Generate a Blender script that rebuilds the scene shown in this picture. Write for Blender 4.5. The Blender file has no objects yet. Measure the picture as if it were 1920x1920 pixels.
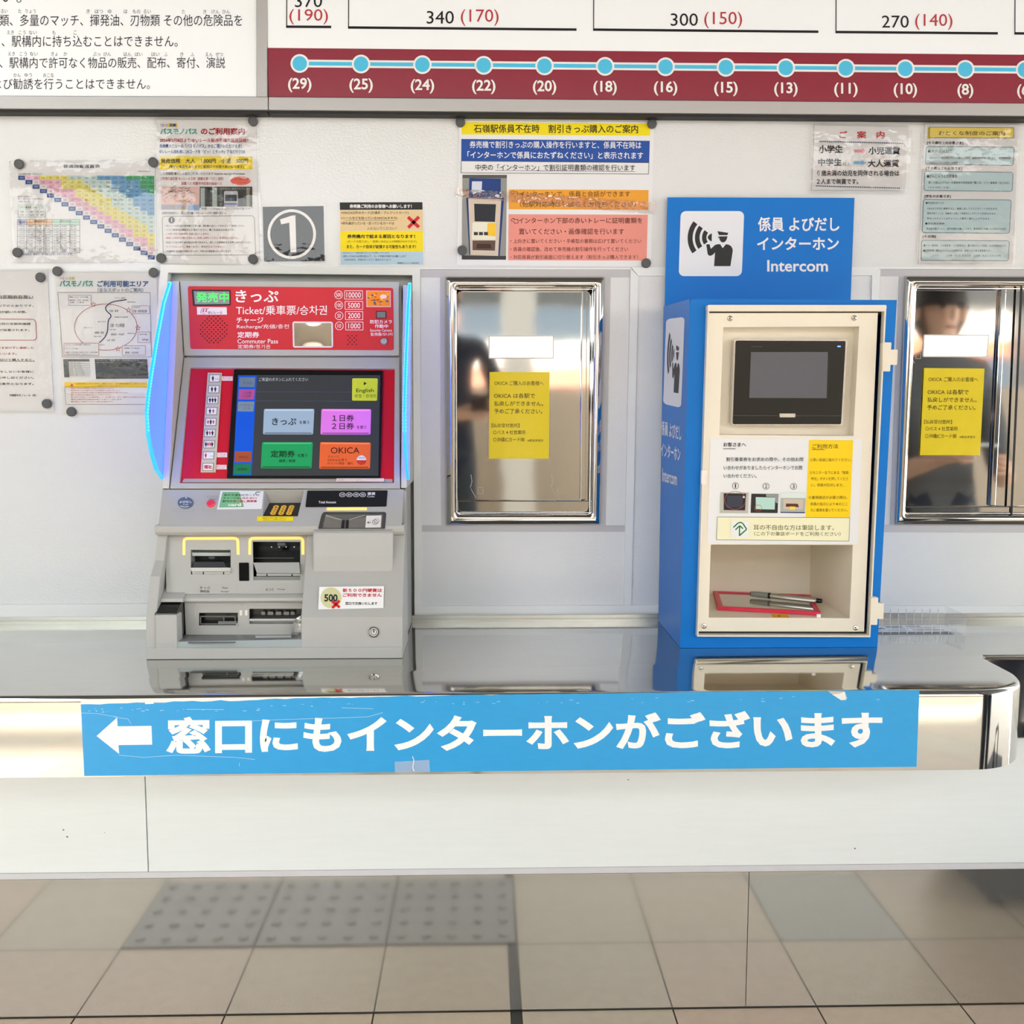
import bpy, bmesh, math, random
from mathutils import Vector, Matrix
from mathutils.geometry import tessellate_polygon
random.seed(7)
SC = bpy.context.scene
COL = SC.collection
# ------------------------------------------------------------------ camera
FPX = 1930.0
YAW, PIT, ROL = [math.radians(a) for a in (1.55, 5.95, -0.083)]
CAM = Vector((0, -2.25, 1.2357))
_F = Vector((math.sin(YAW)*math.cos(PIT), math.cos(YAW)*math.cos(PIT), -math.sin(PIT)))
_r = Vector((math.cos(YAW), -math.sin(YAW), 0)); _d = _F.cross(_r)
_R = _r*math.cos(ROL) + _d*math.sin(ROL); _D = _d*math.cos(ROL) - _r*math.sin(ROL)
cd = bpy.data.cameras.new('camera'); cam = bpy.data.objects.new('camera', cd); COL.objects.link(cam)
cd.sensor_width = 36; cd.lens = 36*FPX/1920; cd.clip_start = 0.05; cd.clip_end = 500
m = Matrix((( _R.x, -_D.x, -_F.x), (_R.y, -_D.y, -_F.y), (_R.z, -_D.z, -_F.z)))
cam.matrix_world = Matrix.Translation(CAM) @ m.to_4x4()
SC.camera = cam
# ------------------------------------------------------------------ world, sun, exposure
SC.view_settings.view_transform = 'Standard'; SC.view_settings.look = 'None'
SC.view_settings.gamma = 1; SC.view_settings.use_curve_mapping = False
SC.view_settings.exposure = 1.42
W = bpy.data.worlds.new('sky'); SC.world = W; W.use_nodes = True
wn = W.node_tree.nodes; wl_ = W.node_tree.links
bg = wn['Background']; bg.inputs[1].default_value = 2.6
tc = wn.new('ShaderNodeTexCoord'); sep = wn.new('ShaderNodeSeparateXYZ'); wr = wn.new('ShaderNodeValToRGB')
wl_.new(tc.outputs['Generated'], sep.inputs[0]); wl_.new(sep.outputs[2], wr.inputs[0]); wl_.new(wr.outputs[0], bg.inputs[0])
wr.color_ramp.elements[0].color = (.98, 1, .99, 1); wr.color_ramp.elements[0].position = 0.0
wr.color_ramp.elements[1].color = (.92, .97, 1, 1); wr.color_ramp.elements[1].position = 0.6
sd = bpy.data.lights.new('sun', 'SUN'); sd.energy = 4.6; sd.angle = math.radians(12); sd.color = (1, .99, .97)
so = bpy.data.objects.new('sun', sd); COL.objects.link(so); so.location = (-3, -6, 8)
so.rotation_euler = Vector((0.22, 0.25, -1)).to_track_quat('-Z', 'Y').to_euler()

# ------------------------------------------------------------------ helpers
def ray(u, v): return _R*((u-960)/FPX) + _D*((v-960)/FPX) + _F
class Plane:
    def __init__(s, p, n):
        s.p = Vector(p); s.n = Vector(n).normalized()
        if s.n.dot(CAM - s.p) < 0: s.n = -s.n
    def __call__(s, u, v, d=0.0):
        q = ray(u, v); o = s.p + s.n*d
        return CAM + q*(s.n.dot(o - CAM)/s.n.dot(q))
def YP(y): return Plane((0, y, 0), (0, -1, 0))
def ZP(z): return Plane((0, 0, z), (0, 0, 1))
def XPL(x): return Plane((x, 0, 0), (1, 0, 0))
def through(y1, z1, y2, z2):                      # plane along X through two (y,z) points
    return Plane((0, y1, z1), (0, z2-z1, y1-y2))
def lin(c):
    c = c/255.0
    return c/12.92 if c <= .04045 else ((c+.055)/1.055)**2.4
MATS = {}
def mat(name, rgb, rough=.5, metal=0, coat=0, emit=0, bump=None, var=.03, spec=.5, stretch=(1, 1, 1), alpha=None, emit_rgb=None):
    if name in MATS: return MATS[name]
    M = bpy.data.materials.new(name); M.use_nodes = True; MATS[name] = M
    n = M.node_tree.nodes; l = M.node_tree.links; b = n['Principled BSDF']
    col = [lin(x) for x in rgb] + [1]
    tcn = n.new('ShaderNodeTexCoord'); mp = n.new('ShaderNodeMapping'); mp.inputs['Scale'].default_value = stretch
    l.new(tcn.outputs['Object'], mp.inputs[0])
    if var:
        nz = n.new('ShaderNodeTexNoise'); nz.inputs['Scale'].default_value = 35; nz.inputs['Detail'].default_value = 3
        mx = n.new('ShaderNodeMix'); mx.data_type = 'RGBA'
        mx.inputs[6].default_value = [c*(1-var) for c in col[:3]]+[1]; mx.inputs[7].default_value = [min(1, c*(1+var)) for c in col[:3]]+[1]
        l.new(mp.outputs[0], nz.inputs[0]); l.new(nz.outputs[0], mx.inputs[0]); l.new(mx.outputs[2], b.inputs['Base Color'])
    else: b.inputs['Base Color'].default_value = col
    b.inputs['Roughness'].default_value = rough; b.inputs['Metallic'].default_value = metal
    b.inputs['Coat Weight'].default_value = coat; b.inputs['Coat Roughness'].default_value = .04
    b.inputs['Specular IOR Level'].default_value = spec
    if emit:
        b.inputs['Emission Color'].default_value = [lin(x) for x in (emit_rgb or rgb)]+[1]; b.inputs['Emission Strength'].default_value = emit
    if bump:
        n2 = n.new('ShaderNodeTexNoise'); n2.inputs['Scale'].default_value = bump[0]; n2.inputs['Detail'].default_value = 2
        bp = n.new('ShaderNodeBump'); bp.inputs['Strength'].default_value = bump[1]; bp.inputs['Distance'].default_value = bump[2]
        l.new(mp.outputs[0], n2.inputs[0]); l.new(n2.outputs[0], bp.inputs['Height'])
        l.new(bp.outputs[0], b.inputs['Normal']); l.new(bp.outputs[0], b.inputs['Coat Normal'])
    return M
def film(name, tint=(1, 1, 1), gain=1.0, bump=(30, .25, .004), rough=.03, base=.0):
    if name in MATS: return MATS[name]
    M = bpy.data.materials.new(name); M.use_nodes = True; MATS[name] = M
    n = M.node_tree.nodes; l = M.node_tree.links; n.remove(n['Principled BSDF'])
    out = n['Material Output']; tr = n.new('ShaderNodeBsdfTransparent'); tr.inputs[0].default_value = (*tint, 1)
    gl = n.new('ShaderNodeBsdfGlossy'); gl.inputs['Roughness'].default_value = rough
    fr = n.new('ShaderNodeFresnel'); fr.inputs[0].default_value = 1.52
    mu = n.new('ShaderNodeMath'); mu.operation = 'MULTIPLY_ADD'; mu.inputs[1].default_value = gain; mu.inputs[2].default_value = base; mu.use_clamp = True
    mx = n.new('ShaderNodeMixShader'); nz = n.new('ShaderNodeTexNoise'); nz.inputs['Scale'].default_value = bump[0]; nz.inputs['Detail'].default_value = 3
    tcn = n.new('ShaderNodeTexCoord'); bp = n.new('ShaderNodeBump'); bp.inputs['Strength'].default_value = bump[1]; bp.inputs['Distance'].default_value = bump[2]
    l.new(tcn.outputs['Object'], nz.inputs[0]); l.new(nz.outputs[0], bp.inputs['Height'])
    l.new(bp.outputs[0], gl.inputs['Normal'])
    l.new(fr.outputs[0], mu.inputs[0]); l.new(mu.outputs[0], mx.inputs[0]); l.new(tr.outputs[0], mx.inputs[1]); l.new(gl.outputs[0], mx.inputs[2]); l.new(mx.outputs[0], out.inputs[0])
    return M
def frost(name, fac, rgb=(235, 238, 240)):
    if name in MATS: return MATS[name]
    M = bpy.data.materials.new(name); M.use_nodes = True; MATS[name] = M
    n = M.node_tree.nodes; l = M.node_tree.links; n.remove(n['Principled BSDF'])
    tr = n.new('ShaderNodeBsdfTransparent'); df = n.new('ShaderNodeBsdfDiffuse'); df.inputs[0].default_value = [lin(x) for x in rgb]+[1]
    nz = n.new('ShaderNodeTexNoise'); nz.inputs['Scale'].default_value = 60; mr = n.new('ShaderNodeMapRange'); mr.inputs[3].default_value = fac*.85; mr.inputs[4].default_value = fac*1.15
    mx = n.new('ShaderNodeMixShader'); l.new(nz.outputs[0], mr.inputs[0]); l.new(mr.outputs[0], mx.inputs[0]); l.new(tr.outputs[0], mx.inputs[1]); l.new(df.outputs[0], mx.inputs[2]); l.new(mx.outputs[0], n['Material Output'].inputs[0])
    return M
def ink(rgb, rough=.5):
    return mat('ink_%d_%d_%d' % tuple(rgb), rgb, rough, var=0, spec=.3)

_tc = {}
def glyphs(s, bold=0.0):
    k = (s, bold)
    if k in _tc: return _tc[k]
    cu = bpy.data.curves.new('tmp', 'FONT'); cu.body = s; cu.resolution_u = 3; cu.fill_mode = 'FRONT'
    o = bpy.data.objects.new('tmp', cu); COL.objects.link(o)
    dg = bpy.context.evaluated_depsgraph_get(); me = bpy.data.meshes.new_from_object(o.evaluated_get(dg))
    if bold:                                              # widen the strokes: a rim of width `bold` round every outline
        bm = bmesh.new(); bm.from_mesh(me); bmesh.ops.remove_doubles(bm, verts=bm.verts, dist=1e-5)
        nrm = {}; be = [e for e in bm.edges if len(e.link_faces) == 1]
        for e in be:
            f = e.link_faces[0]; a, b = e.verts; d = (b.co-a.co).normalized(); n = Vector((d.y, -d.x, 0))
            if n.dot(f.calc_center_median()-a.co) > 0: n = -n
            for v in (a, b): nrm.setdefault(v.index, []).append(n)
        off = {}
        for i, L in nrm.items():
            t = Vector((0, 0, 0))
            for n in L: t += n
            if t.length < 1e-4: off[i] = L[0]*bold; continue
            t.normalize(); c = max(.5, min(t.dot(n) for n in L)); off[i] = t*(bold/c)
        bm.verts.ensure_lookup_table(); mp = {}
        old = len(bm.verts); pairs = [(e.verts[0].index, e.verts[1].index) for e in be]
        src = {v.index: v for v in bm.verts}
        par = {i: i for i in off}
        def root(i):
            while par[i] != i: i = par[i]
            return i
        for i, j in pairs: par[root(i)] = root(j)
        comp = {}
        for i in off:
            z = -4e-5*(1+comp.setdefault(root(i), len(comp)) % 6)
            a = bm.verts.new(src[i].co+Vector((0, 0, z))); b = bm.verts.new(src[i].co+off[i]+Vector((0, 0, z))); mp[i] = (a, b)
        bm.verts.ensure_lookup_table()
        for i, j in pairs:
            try: bm.faces.new((mp[i][0], mp[j][0], mp[j][1], mp[i][1]))
            except ValueError: pass
        bm.to_mesh(me); bm.free()
    vs = [(v.co.x, v.co.y, v.co.z) for v in me.vertices]; fs = [tuple(p.vertices) for p in me.polygons]
    bpy.data.objects.remove(o); bpy.data.curves.remove(cu); bpy.data.meshes.remove(me)
    x0 = min(v[0] for v in vs); x1 = max(v[0] for v in vs); y0 = min(v[1] for v in vs); y1 = max(v[1] for v in vs)
    vs = [((x-x0)/(x1-x0), (y-y0)/(y1-y0), z) for x, y, z in vs]
    _tc[k] = (vs, fs); return _tc[k]
def bil(q, s, t):
    return tuple((q[0][i]*(1-s)+q[1][i]*s)*(1-t) + (q[3][i]*(1-s)+q[2][i]*s)*t for i in (0, 1))
def rect(u0, v0, u1, v1): return [(u0, v0), (u1, v0), (u1, v1), (u0, v1)]
def rounded(q, r, n=5):
    w = (math.dist(q[0], q[1])+math.dist(q[3], q[2]))/2; h = (math.dist(q[0], q[3])+math.dist(q[1], q[2]))/2
    a, b = min(.5, r/w), min(.5, r/h); out = []
    for cx, cy, st in ((a, b, 180), (1-a, b, 270), (1-a, 1-b, 0), (a, 1-b, 90)):
        for i in range(n+1):
            t = math.radians(st + 90*i/n); out.append(bil(q, cx+a*math.cos(t), cy+b*math.sin(t)))
    return out
def ell(cx, cy, rx, ry=None, n=28, a0=0, a1=360):
    ry = ry or rx
    return [(cx+rx*math.cos(math.radians(a0+(a1-a0)*i/n)), cy+ry*math.sin(math.radians(a0+(a1-a0)*i/n))) for i in range(n if a1-a0 == 360 else n+1)]

class MB:
    def __init__(s): s.v = []; s.f = []; s.m = []; s.mats = []
    def mi(s, M):
        if M not in s.mats: s.mats.append(M)
        return s.mats.index(M)
    def add(s, vs, fs, M):
        o = len(s.v); s.v += [Vector(v) for v in vs]; i = s.mi(M)
        for f in fs: s.f.append([o+k for k in f]); s.m.append(i)
    # ---- flat prints on planes, by the pixel they show at
    def face(s, S, px, M, d=0.0):
        pts = [S(u, v, d) for u, v in px]
        nn = Vector((0, 0, 0))
        for i in range(len(pts)): nn += (pts[i]-pts[0]).cross(pts[(i+1) % len(pts)]-pts[0])
        if nn.dot(S.n) < 0: pts.reverse()
        if len(pts) <= 4: s.add(pts, [range(len(pts))], M)
        else:
            tri = tessellate_polygon([pts]); fs = []
            for t in tri:
                a, b, c = [pts[i] for i in t]
                fs.append(t if (b-a).cross(c-a).dot(S.n) > 0 else (t[0], t[2], t[1]))
            s.add(pts, fs, M)
    def text(s, S, st, u0, v0, u1, v1, M, d=0.0, bold=0.0, slope=0.0, pm=None):
        vs, fs = glyphs(st, bold); out = []
        for x, y, z in vs:
            u = u0+(u1-u0)*x; v = v1+(v0-v1)*y + slope*(u-u0)
            if pm: u, v = pm(u, v)
            out.append(S(u, v, d+z))
        s.add(out, fs, M)
    def line(s, S, px, w, M, d=0.0):
        for (a, b) in zip(px[:-1], px[1:]):
            L = math.dist(a, b) or 1; nx, ny = -(b[1]-a[1])/L*w/2, (b[0]-a[0])/L*w/2
            s.face(S, [(a[0]+nx, a[1]+ny), (b[0]+nx, b[1]+ny), (b[0]-nx, b[1]-ny), (a[0]-nx, a[1]-ny)], M, d)
    def frame(s, S, q, w, M, d=0.0): s.line(S, list(q)+[q[0]], w, M, d)
    def ring(s, S, outer, inner, M, d=0.0):
        n = len(outer)
        for i in range(n):
            j = (i+1) % n; s.face(S, [outer[i], outer[j], inner[j], inner[i]], M, d)
    # ---- solids
    def plate(s, S, outer, holes, M, d=0.0, thick=0.0, side=None):   # front face with holes and its edges
        loops = [[S(u, v, d) for u, v in L] for L in [outer]+list(holes)]
        flat = [p for L in loops for p in L]
        fs = []
        for t in tessellate_polygon(loops):
            a, b, c = [flat[i] for i in t]
            fs.append(t if (b-a).cross(c-a).dot(S.n) > 0 else (t[0], t[2], t[1]))
        s.add(flat, fs, M)
        if thick:
            for L in loops:
                bk = [p - S.n*thick for p in L]; n = len(L)
                s.add(L+bk, [(i, (i+1) % n, n+(i+1) % n, n+i) for i in range(n)], side or M)
            bk = [p - S.n*thick for p in flat]; s.add(bk, [tuple(reversed(f)) for f in fs], side or M)
    def slab(s, S, px, M, d, thick): s.plate(S, px, [], M, d, thick)
    def pocket(s, S, px, depth, Ms, Mb, d=0.0):
        L = [S(u, v, d) for u, v in px]; bk = [p - S.n*depth for p in L]; n = len(L)
        s.add(L+bk, [(i, (i+1) % n, n+(i+1) % n, n+i) for i in range(n)], Ms); s.add(bk, [range(n)], Mb)
    def prism(s, pts, vec, M, cap=True):
        pts = [Vector(p) for p in pts]; vec = Vector(vec); n = len(pts)
        vs = pts + [p+vec for p in pts]
        fs = [(i, (i+1) % n, n+(i+1) % n, n+i) for i in range(n)]
        if cap:
            for t in tessellate_polygon([pts]): fs.append(tuple(t)); fs.append(tuple(n+i for i in reversed(t)))
        s.add(vs, fs, M)
    def box(s, x0, x1, y0, y1, z0, z1, M):
        s.prism([(x0, y0, z0), (x1, y0, z0), (x1, y0, z1), (x0, y0, z1)], (0, y1-y0, 0), M)
    def yz(s, prof, x0, x1, M): s.prism([(x0, y, z) for y, z in prof], (x1-x0, 0, 0), M)
    def tube(s, pts, rs, M, n=14, cap=True):
        pts = [Vector(p) for p in pts]; rings = []
        for i, p in enumerate(pts):
            t = (pts[min(i+1, len(pts)-1)]-pts[max(i-1, 0)]).normalized()
            a = t.cross(Vector((0, 0, 1)) if abs(t.z) < .9 else Vector((1, 0, 0))).normalized(); b = t.cross(a)
            r = rs[i] if isinstance(rs, (list, tuple)) else rs
            rings.append([p + a*r*math.cos(2*math.pi*k/n) + b*r*math.sin(2*math.pi*k/n) for k in range(n)])
        vs = [q for R in rings for q in R]; fs = []
        for i in range(len(rings)-1):
            for k in range(n): fs.append((i*n+k, i*n+(k+1) % n, (i+1)*n+(k+1) % n, (i+1)*n+k))
        if cap: fs.append(tuple(reversed(range(n)))); fs.append(tuple(range((len(rings)-1)*n, len(rings)*n)))
        s.add(vs, fs, M)
    def build(s, name, parent=None, bevel=0, solid=False, smooth=False, seg=2, kind=None):
        o0 = root_loc(parent)
        me = bpy.data.meshes.new(name); me.from_pydata([v-o0 for v in s.v], [], s.f)
        for M in s.mats: me.materials.append(M)
        me.polygons.foreach_set('material_index', s.m)
        if solid:
            b = bmesh.new(); b.from_mesh(me); bmesh.ops.remove_doubles(b, verts=b.verts, dist=1e-6)
            bmesh.ops.recalc_face_normals(b, faces=b.faces); b.to_mesh(me); b.free()
        if smooth: me.polygons.foreach_set('use_smooth', [True]*len(me.polygons))
        me.update()
        o = bpy.data.objects.new(name, me); COL.objects.link(o)
        if parent: o.parent = parent
        if bevel:
            bv = o.modifiers.new('bevel', 'BEVEL'); bv.width = bevel; bv.segments = seg; bv.limit_method = 'ANGLE'; bv.angle_limit = math.radians(35)
        if kind: o['kind'] = kind
        return o
def root_loc(o):
    v = Vector((0, 0, 0))
    while o: v = v + o.location; o = o.parent
    return v
def thing(name, label, cat, loc, group=None):
    o = bpy.data.objects.new(name, None); COL.objects.link(o); o.location = loc; o.empty_display_size = .05
    o['label'] = label; o['category'] = cat
    if group: o['group'] = group
    return o
def tag(o, label, cat, group=None):
    o['label'] = label; o['category'] = cat
    if group: o['group'] = group
    return o

WALL = YP(0.0)
# ------------------------------------------------------------------ materials
wall_m = mat('white_steel_wall', (224, 227, 227), .12, spec=.5, bump=(170, .2, .002), var=.02, stretch=(1, 1, 1.4))
panel_m = mat('white_front_panel', (236, 242, 242), .35, spec=.4, var=.03, bump=(60, .05, .002), stretch=(.25, 1, 3))
trim_m = mat('white_aluminium_trim', (233, 236, 234), .4, var=.01)
grey_trim_m = mat('grey_sealant_strip', (193, 192, 194), .55, var=.02)
steel_m = mat('polished_stainless', (205, 203, 198), .05, 1, var=.03, bump=(7, .05, .004))
counter_m = mat('counter_stainless', (204, 203, 198), .07, 1, var=.05, bump=(9, .05, .002), stretch=(.5, 2, 1))
kick_m = mat('kickplate_stainless', (214, 211, 205), .075, .86, var=.04, bump=(14, .04, .002), stretch=(.25, 1, 1))
brush_m = mat('brushed_stainless', (176, 178, 172), .3, 1, var=.12, bump=(40, .08, .002), stretch=(.3, 1, 5))
dull_m = mat('dull_metal', (172, 178, 173), .45, .2, var=.12)
dark_m = mat('dark_gap', (28, 26, 24), .6, var=0)
black_m = mat('black_plastic', (16, 17, 18), .25, var=.05)
alu_m = mat('anodised_aluminium', (188, 188, 187), .38, .3, var=.02)
sign_white = mat('sign_face_white', (236, 240, 242), .3, spec=.4, var=0, emit=.06, emit_rgb=(246, 250, 255))  # faint glow added to brighten both board faces
paper = mat('paper_white', (236, 237, 238), .6, var=.01)
lam = film('laminate', gain=.9, bump=(16, .22, .004))
lam_flat = film('laminate_flat', gain=.45, bump=(12, .1, .003))
magnet_m = mat('grey_magnet_plastic', (78, 80, 80), .45, var=.06)
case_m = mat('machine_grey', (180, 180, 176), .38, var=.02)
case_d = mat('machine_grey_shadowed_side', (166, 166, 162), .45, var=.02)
red_m = mat('machine_red', (208, 20, 44), .3, var=.02)
beige_m = mat('beige_side', (200, 197, 188), .45, var=.02)
blue_m = mat('cabinet_blue', (0, 120, 210), .4, var=.02, spec=.25)
cream_m = mat('cream_plastic', (240, 232, 214), .4, var=.015)
K = ink((24, 24, 28)); WHT = ink((246, 246, 246)); REDI = ink((205, 40, 50)); GREYI = ink((110, 112, 116)); NAVY = ink((24, 52, 110))
glow_orange = mat('amber_light_guide', (240, 170, 110), .4, emit=.42, emit_rgb=(255, 196, 90), var=0)
exec_parts = []

# ================================================================== SETTING
# ---- floor: tiles with joints
def floor():
    mb = MB(); g = mat('floor_joint', (112, 104, 94), .8); 
    T = [mat('tile_tan', (198, 181, 158), .42, bump=(220, .25, .003), var=.1), mat('tile_pink', (200, 179, 159), .42, bump=(220, .25, .003), var=.1), mat('tile_sand', (194, 181, 160), .42, bump=(220, .25, .003), var=.1)]
    gt = mat('tile_grey_green', (142, 142, 126), .35, bump=(220, .2, .002), var=.05)
    dj = mat('expansion_joint', (58, 58, 54), .7)
    mb.add([(-9, -12, -.003), (9, -12, -.003), (9, -.2, -.003), (-9, -.2, -.003)], [(0, 1, 2, 3)], g)
    xs = [-.5295+.3023*(k-1) for k in range(-18, 3)]; xs2 = [.3862+.2985*(k-1) for k in range(0, 19)]
    # lines measured at the wall: ... -.8296 -.5287 -.2270 [dark joint .05-.07] .3862 .6838 .9843
    xs = [-.8296+.3013*k for k in range(-20, 3)] + [.0535]; xr = [.0745] + [.3862+.299*k for k in range(0, 22)]
    ys = [-.26] + [-.5236-.333*k for k in range(0, 26)]
    for cols in (xs, xr):
        for a, b in zip(cols[:-1], cols[1:]):
            for c, d in zip(ys[:-1], ys[1:]):
                e = .0017
                M = random.choice(T)
                if abs(a-.6852) < .01 and abs(c+.5236) < .01: M = gt
                mb.add([(a+e, d+e, 0), (b-e, d+e, 0), (b-e, c-e, 0), (a+e, c-e, 0)], [(0, 1, 2, 3)], M)
    mb.add([(.0535, -12, -.001), (.0745, -12, -.001), (.0745, -.2, -.001), (.0535, -.2, -.001)], [(0, 1, 2, 3)], dj)
    mb.build('floor', kind='structure')
floor()
# ---- the three tactile tiles seen in the kickplate
tac_m = mat('tactile_grey', (150, 150, 146), .5, var=.05); 
def tactile():
    base = None
    names = ['grey dotted tactile floor tile, farthest from the dark floor joint', 'grey dotted tactile floor tile between two other tactile tiles', 'grey dotted tactile floor tile beside the dark floor joint']
    for i, (x0, x1) in enumerate(((-.8296, -.5283), (-.5283, -.227), (-.227, .0535))):
        if base is None:
            mb = MB(); mb.box(.003, .298, -.330, -.003, 0, .003, tac_m)
            root = thing('tactile_tile', names[0], 'tactile tile', (x0, -.5236, 0.0005), 'grey tactile tiles in front of the counter')
            mb2 = MB()
            for a in range(5):
                for b in range(5):
                    cx, cy = .032+a*.0595, -.035-b*.066
                    mb2.tube([(cx, cy, .003), (cx, cy, .006), (cx, cy, .008)], [.0125, .011, .007], tac_m, 12)
            s = mb.v; 
            for v in mb.v: v += root.location
            for v in mb2.v: v += root.location
            p = [mb.build('tile_slab', root, solid=True), mb2.build('raised_dots', root, solid=True)]
            base = (root, p)
        else:
            r = base[0].copy(); COL.objects.link(r); r.location = (x0, -.5236, .0005); r['label'] = names[i]
            for q in base[1]:
                c = q.copy(); COL.objects.link(c); c.parent = r
tactile()

# ---- wall with three openings
OPEN_M = [(315, 511), (773.5, 511.5), (777.5, 1166), (300, 1166)]
W1_IN = [(850, 533), (1119, 533.5), (1113, 970), (851, 970)]
W2_IN = [(1712, 531), (2180, 533), (2160, 972), (1692, 972)]
def wall():
    mb = MB()
    outer = [WALL(-700, -400), WALL(2700, -400), WALL(2700, 1190), WALL(-700, 1190)]
    mb.plate(WALL, [(-700, -400), (2700, -400), (2700, 1190), (-700, 1190)], [OPEN_M, W1_IN, W2_IN], wall_m, thick=.02)
    mb.pocket(WALL, OPEN_M, .028, dull_m, dull_m, -.001)
    mb.build('wall_back', kind='structure')
    lower = MB(); lower.box(-2.6, 2.9, .0, .05, -.01, .765, wall_m); lower.build('wall_lower', kind='structure')
wall()
def trims():
    def T(name, q, M=trim_m, d=.004):
        mb = MB(); mb.slab(WALL, q, M, d, d-.0005); mb.build(name, kind='structure', bevel=.0008)
    # frame round the machine
    T('trim_1', [(301, 496), (787.5, 502), (773.5, 516), (315, 511)])
    T('trim_2', [(787.5, 502), (791.5, 1137), (777.3, 1149.5), (773.2, 516)])
    T('trim_3', [(301, 496), (315, 511), (300, 700), (287, 700)])
    T('trim_4', [(-60, 1134), (284, 1132), (284, 1156.5), (-60, 1159)])
    # panel with shutter window 1
    T('trim_5', [(787.5, 502), (1183.5, 502.5), (1183.5, 505.5), (787.5, 505)])
    T('trim_6', [(1182.5, 504), (1197, 518), (1184, 1134.5), (1169.5, 1134.5)])
    T('trim_7', [(791.5, 1136), (1245, 1134.5), (1245, 1148.5), (777.5, 1149.5)])
    T('trim_8', [(1183.5, 501), (1651, 500.5), (1635.5, 516.5), (1197, 517.5)])
    T('trim_9', [(1651, 501), (1630, 1135), (1615, 1135), (1635.5, 516.5)])
    T('trim_10', [(1640, 1136), (2050, 1136), (2050, 1150), (1640, 1149.5)])
    T('trim_11', [(1651, 500.5), (2050, 502), (2050, 505), (1651, 504.5)])
    # grey sealant fields round the shutter windows
    def G(name, outer, holes, d=.0012):
        mb = MB(); mb.plate(WALL, outer, holes, grey_trim_m, d, d-.0003); mb.build(name, kind='structure')
    G('trim_12', [(784, 505.5), (1186, 506), (1175, 997), (784, 997)],
      [[(789, 520), (825, 520), (827.5, 985), (790.5, 985)], [(1145, 520), (1181, 520), (1171.7, 985), (1135.5, 985)], W1_IN])
    G('trim_13', [(1646, 505), (2300, 507), (2280, 1000), (1630, 998)],
      [[(1651, 518), (1686, 518), (1669, 984), (1636, 984)], W2_IN])
trims()
# ---- stainless shutter windows (structure)
def shutter(name, outer, inner, slot, right_jamb, ledge, depth=.042):
    r = bpy.data.objects.new(name, None); COL.objects.link(r); r.location = WALL(*inner[3]); r['kind'] = 'structure'
    # convex polished frame: three rings
    mb = MB()
    def lerp(a, b, t): return [(p[0]*(1-t)+q[0]*t, p[1]*(1-t)+q[1]*t) for p, q in zip(a, b)]
    prof = [(0, .001), (.04, .008), (.15, .0125), (.5, .016), (.82, .0155), (.94, .012), (1.0, .004), (1.02, -.002)]
    rings = []
    for t, d in prof:
        q = lerp(outer, inner, t); rings.append([WALL(u, v, d) for u, v in rounded(q, 3 + 6*t, 3)])
    n = len(rings[0])
    for a, b in zip(rings[:-1], rings[1:]):
        mb.add(a+b, [(i, (i+1) % n, n+(i+1) % n, n+i) for i in range(n)], steel_m)
    mb.build('window_frame', r, solid=True, smooth=True)
    # reveal
    mb = MB(); L = [WALL(u, v, -.001) for u, v in inner]; bk = [p+Vector((0, depth, 0)) for p in L]
    mb.add(L+bk, [(0, 1, 5, 4), (1, 2, 6, 5), (2, 3, 7, 6), (3, 0, 4, 7)], steel_m)
    mb.build('window_reveal', r)
    SP = YP(depth-.001); mb = MB()
    q = [bk[0]-Vector((.0, .001, 0)), bk[1], bk[2], bk[3]]
    def px(p):
        c = p-CAM; return (960+FPX*c.dot(_R)/c.dot(_F), 960+FPX*c.dot(_D)/c.dot(_F))
    o = [px(p) for p in bk]
    mb.plate(SP, o, [slot], steel_m, 0, .003)
    mb.build('shutter_plate', r)
    mb = MB(); mb.face(YP(depth+.03), [(slot[0][0]-12, slot[0][1]-12), (slot[1][0]+12, slot[1][1]-12), (slot[2][0]+12, slot[2][1]+12), (slot[3][0]-12, slot[3][1]+12)], mat('inner_flap', (226, 222, 220), .3)); 
    mb.frame(SP, slot, 2.2, brush_m, .002); mb.build('slot_flap', r)
    # bottom ledge and right jamb rails
    mb = MB()
    a, b = SP(*ledge[0]), SP(*ledge[1])
    mb.box(bk[3].x+.001, bk[2].x-.001, depth-.012, depth-.001, bk[3].z+.001, a.z, steel_m)
    mb.box(SP(*right_jamb[0]).x, SP(*right_jamb[0]).x+.012, depth-.012, depth-.001, a.z+.001, bk[0].z-.002, steel_m)
    mb.build('shutter_rail', r, solid=True, bevel=.002)
    return r, SP
W1, SP1 = shutter('window_1', [(834, 518), (1134, 518.5), (1126, 984.5), (836, 985.5)], [(855, 538), (1115, 538.5), (1109, 965), (856, 965)],
        rect(917, 630, 1037.5, 671.5), [(1090, 600)], [(855, 938), (1090, 938)])
W2, SP2 = shutter('window_2', [(1697, 517), (2200, 519), (2180, 986), (1679, 985)], [(1718, 536.5), (2180, 538), (2160, 966), (1697, 966)],
        [(1733, 628), (1854, 628.5), (1850, 669), (1731, 668.5)], [(1870, 600)], [(1697, 949), (1900, 949)])
mb = MB(); mb.line(SP2, [(1915, 540), (1896, 968)], 4.5, dark_m, .0135); mb.build('shutter_seam', W2)
def residue():
    mb = MB(); M = ink((190, 188, 180))
    for S, x, y, s in ((SP1, 901, 920, 1), (SP1, 1049, 920, .8), (SP2, 1722, 667, .9)):
        mb.frame(S, rect(x-5*s, y-6*s, x+5*s, y+6*s), .8, M, .0006)
        mb.line(S, [(x-18*s, y-4), (x-14*s, y+4), (x-8*s, y+14)], .8, M, .0006)
        mb.line(S, [(x-18*s, y-30), (x-16*s, y-18), (x-19*s, y-6)], 1.2, M, .0006)
    mb.build('tape_residue', W1)
residue()

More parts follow.
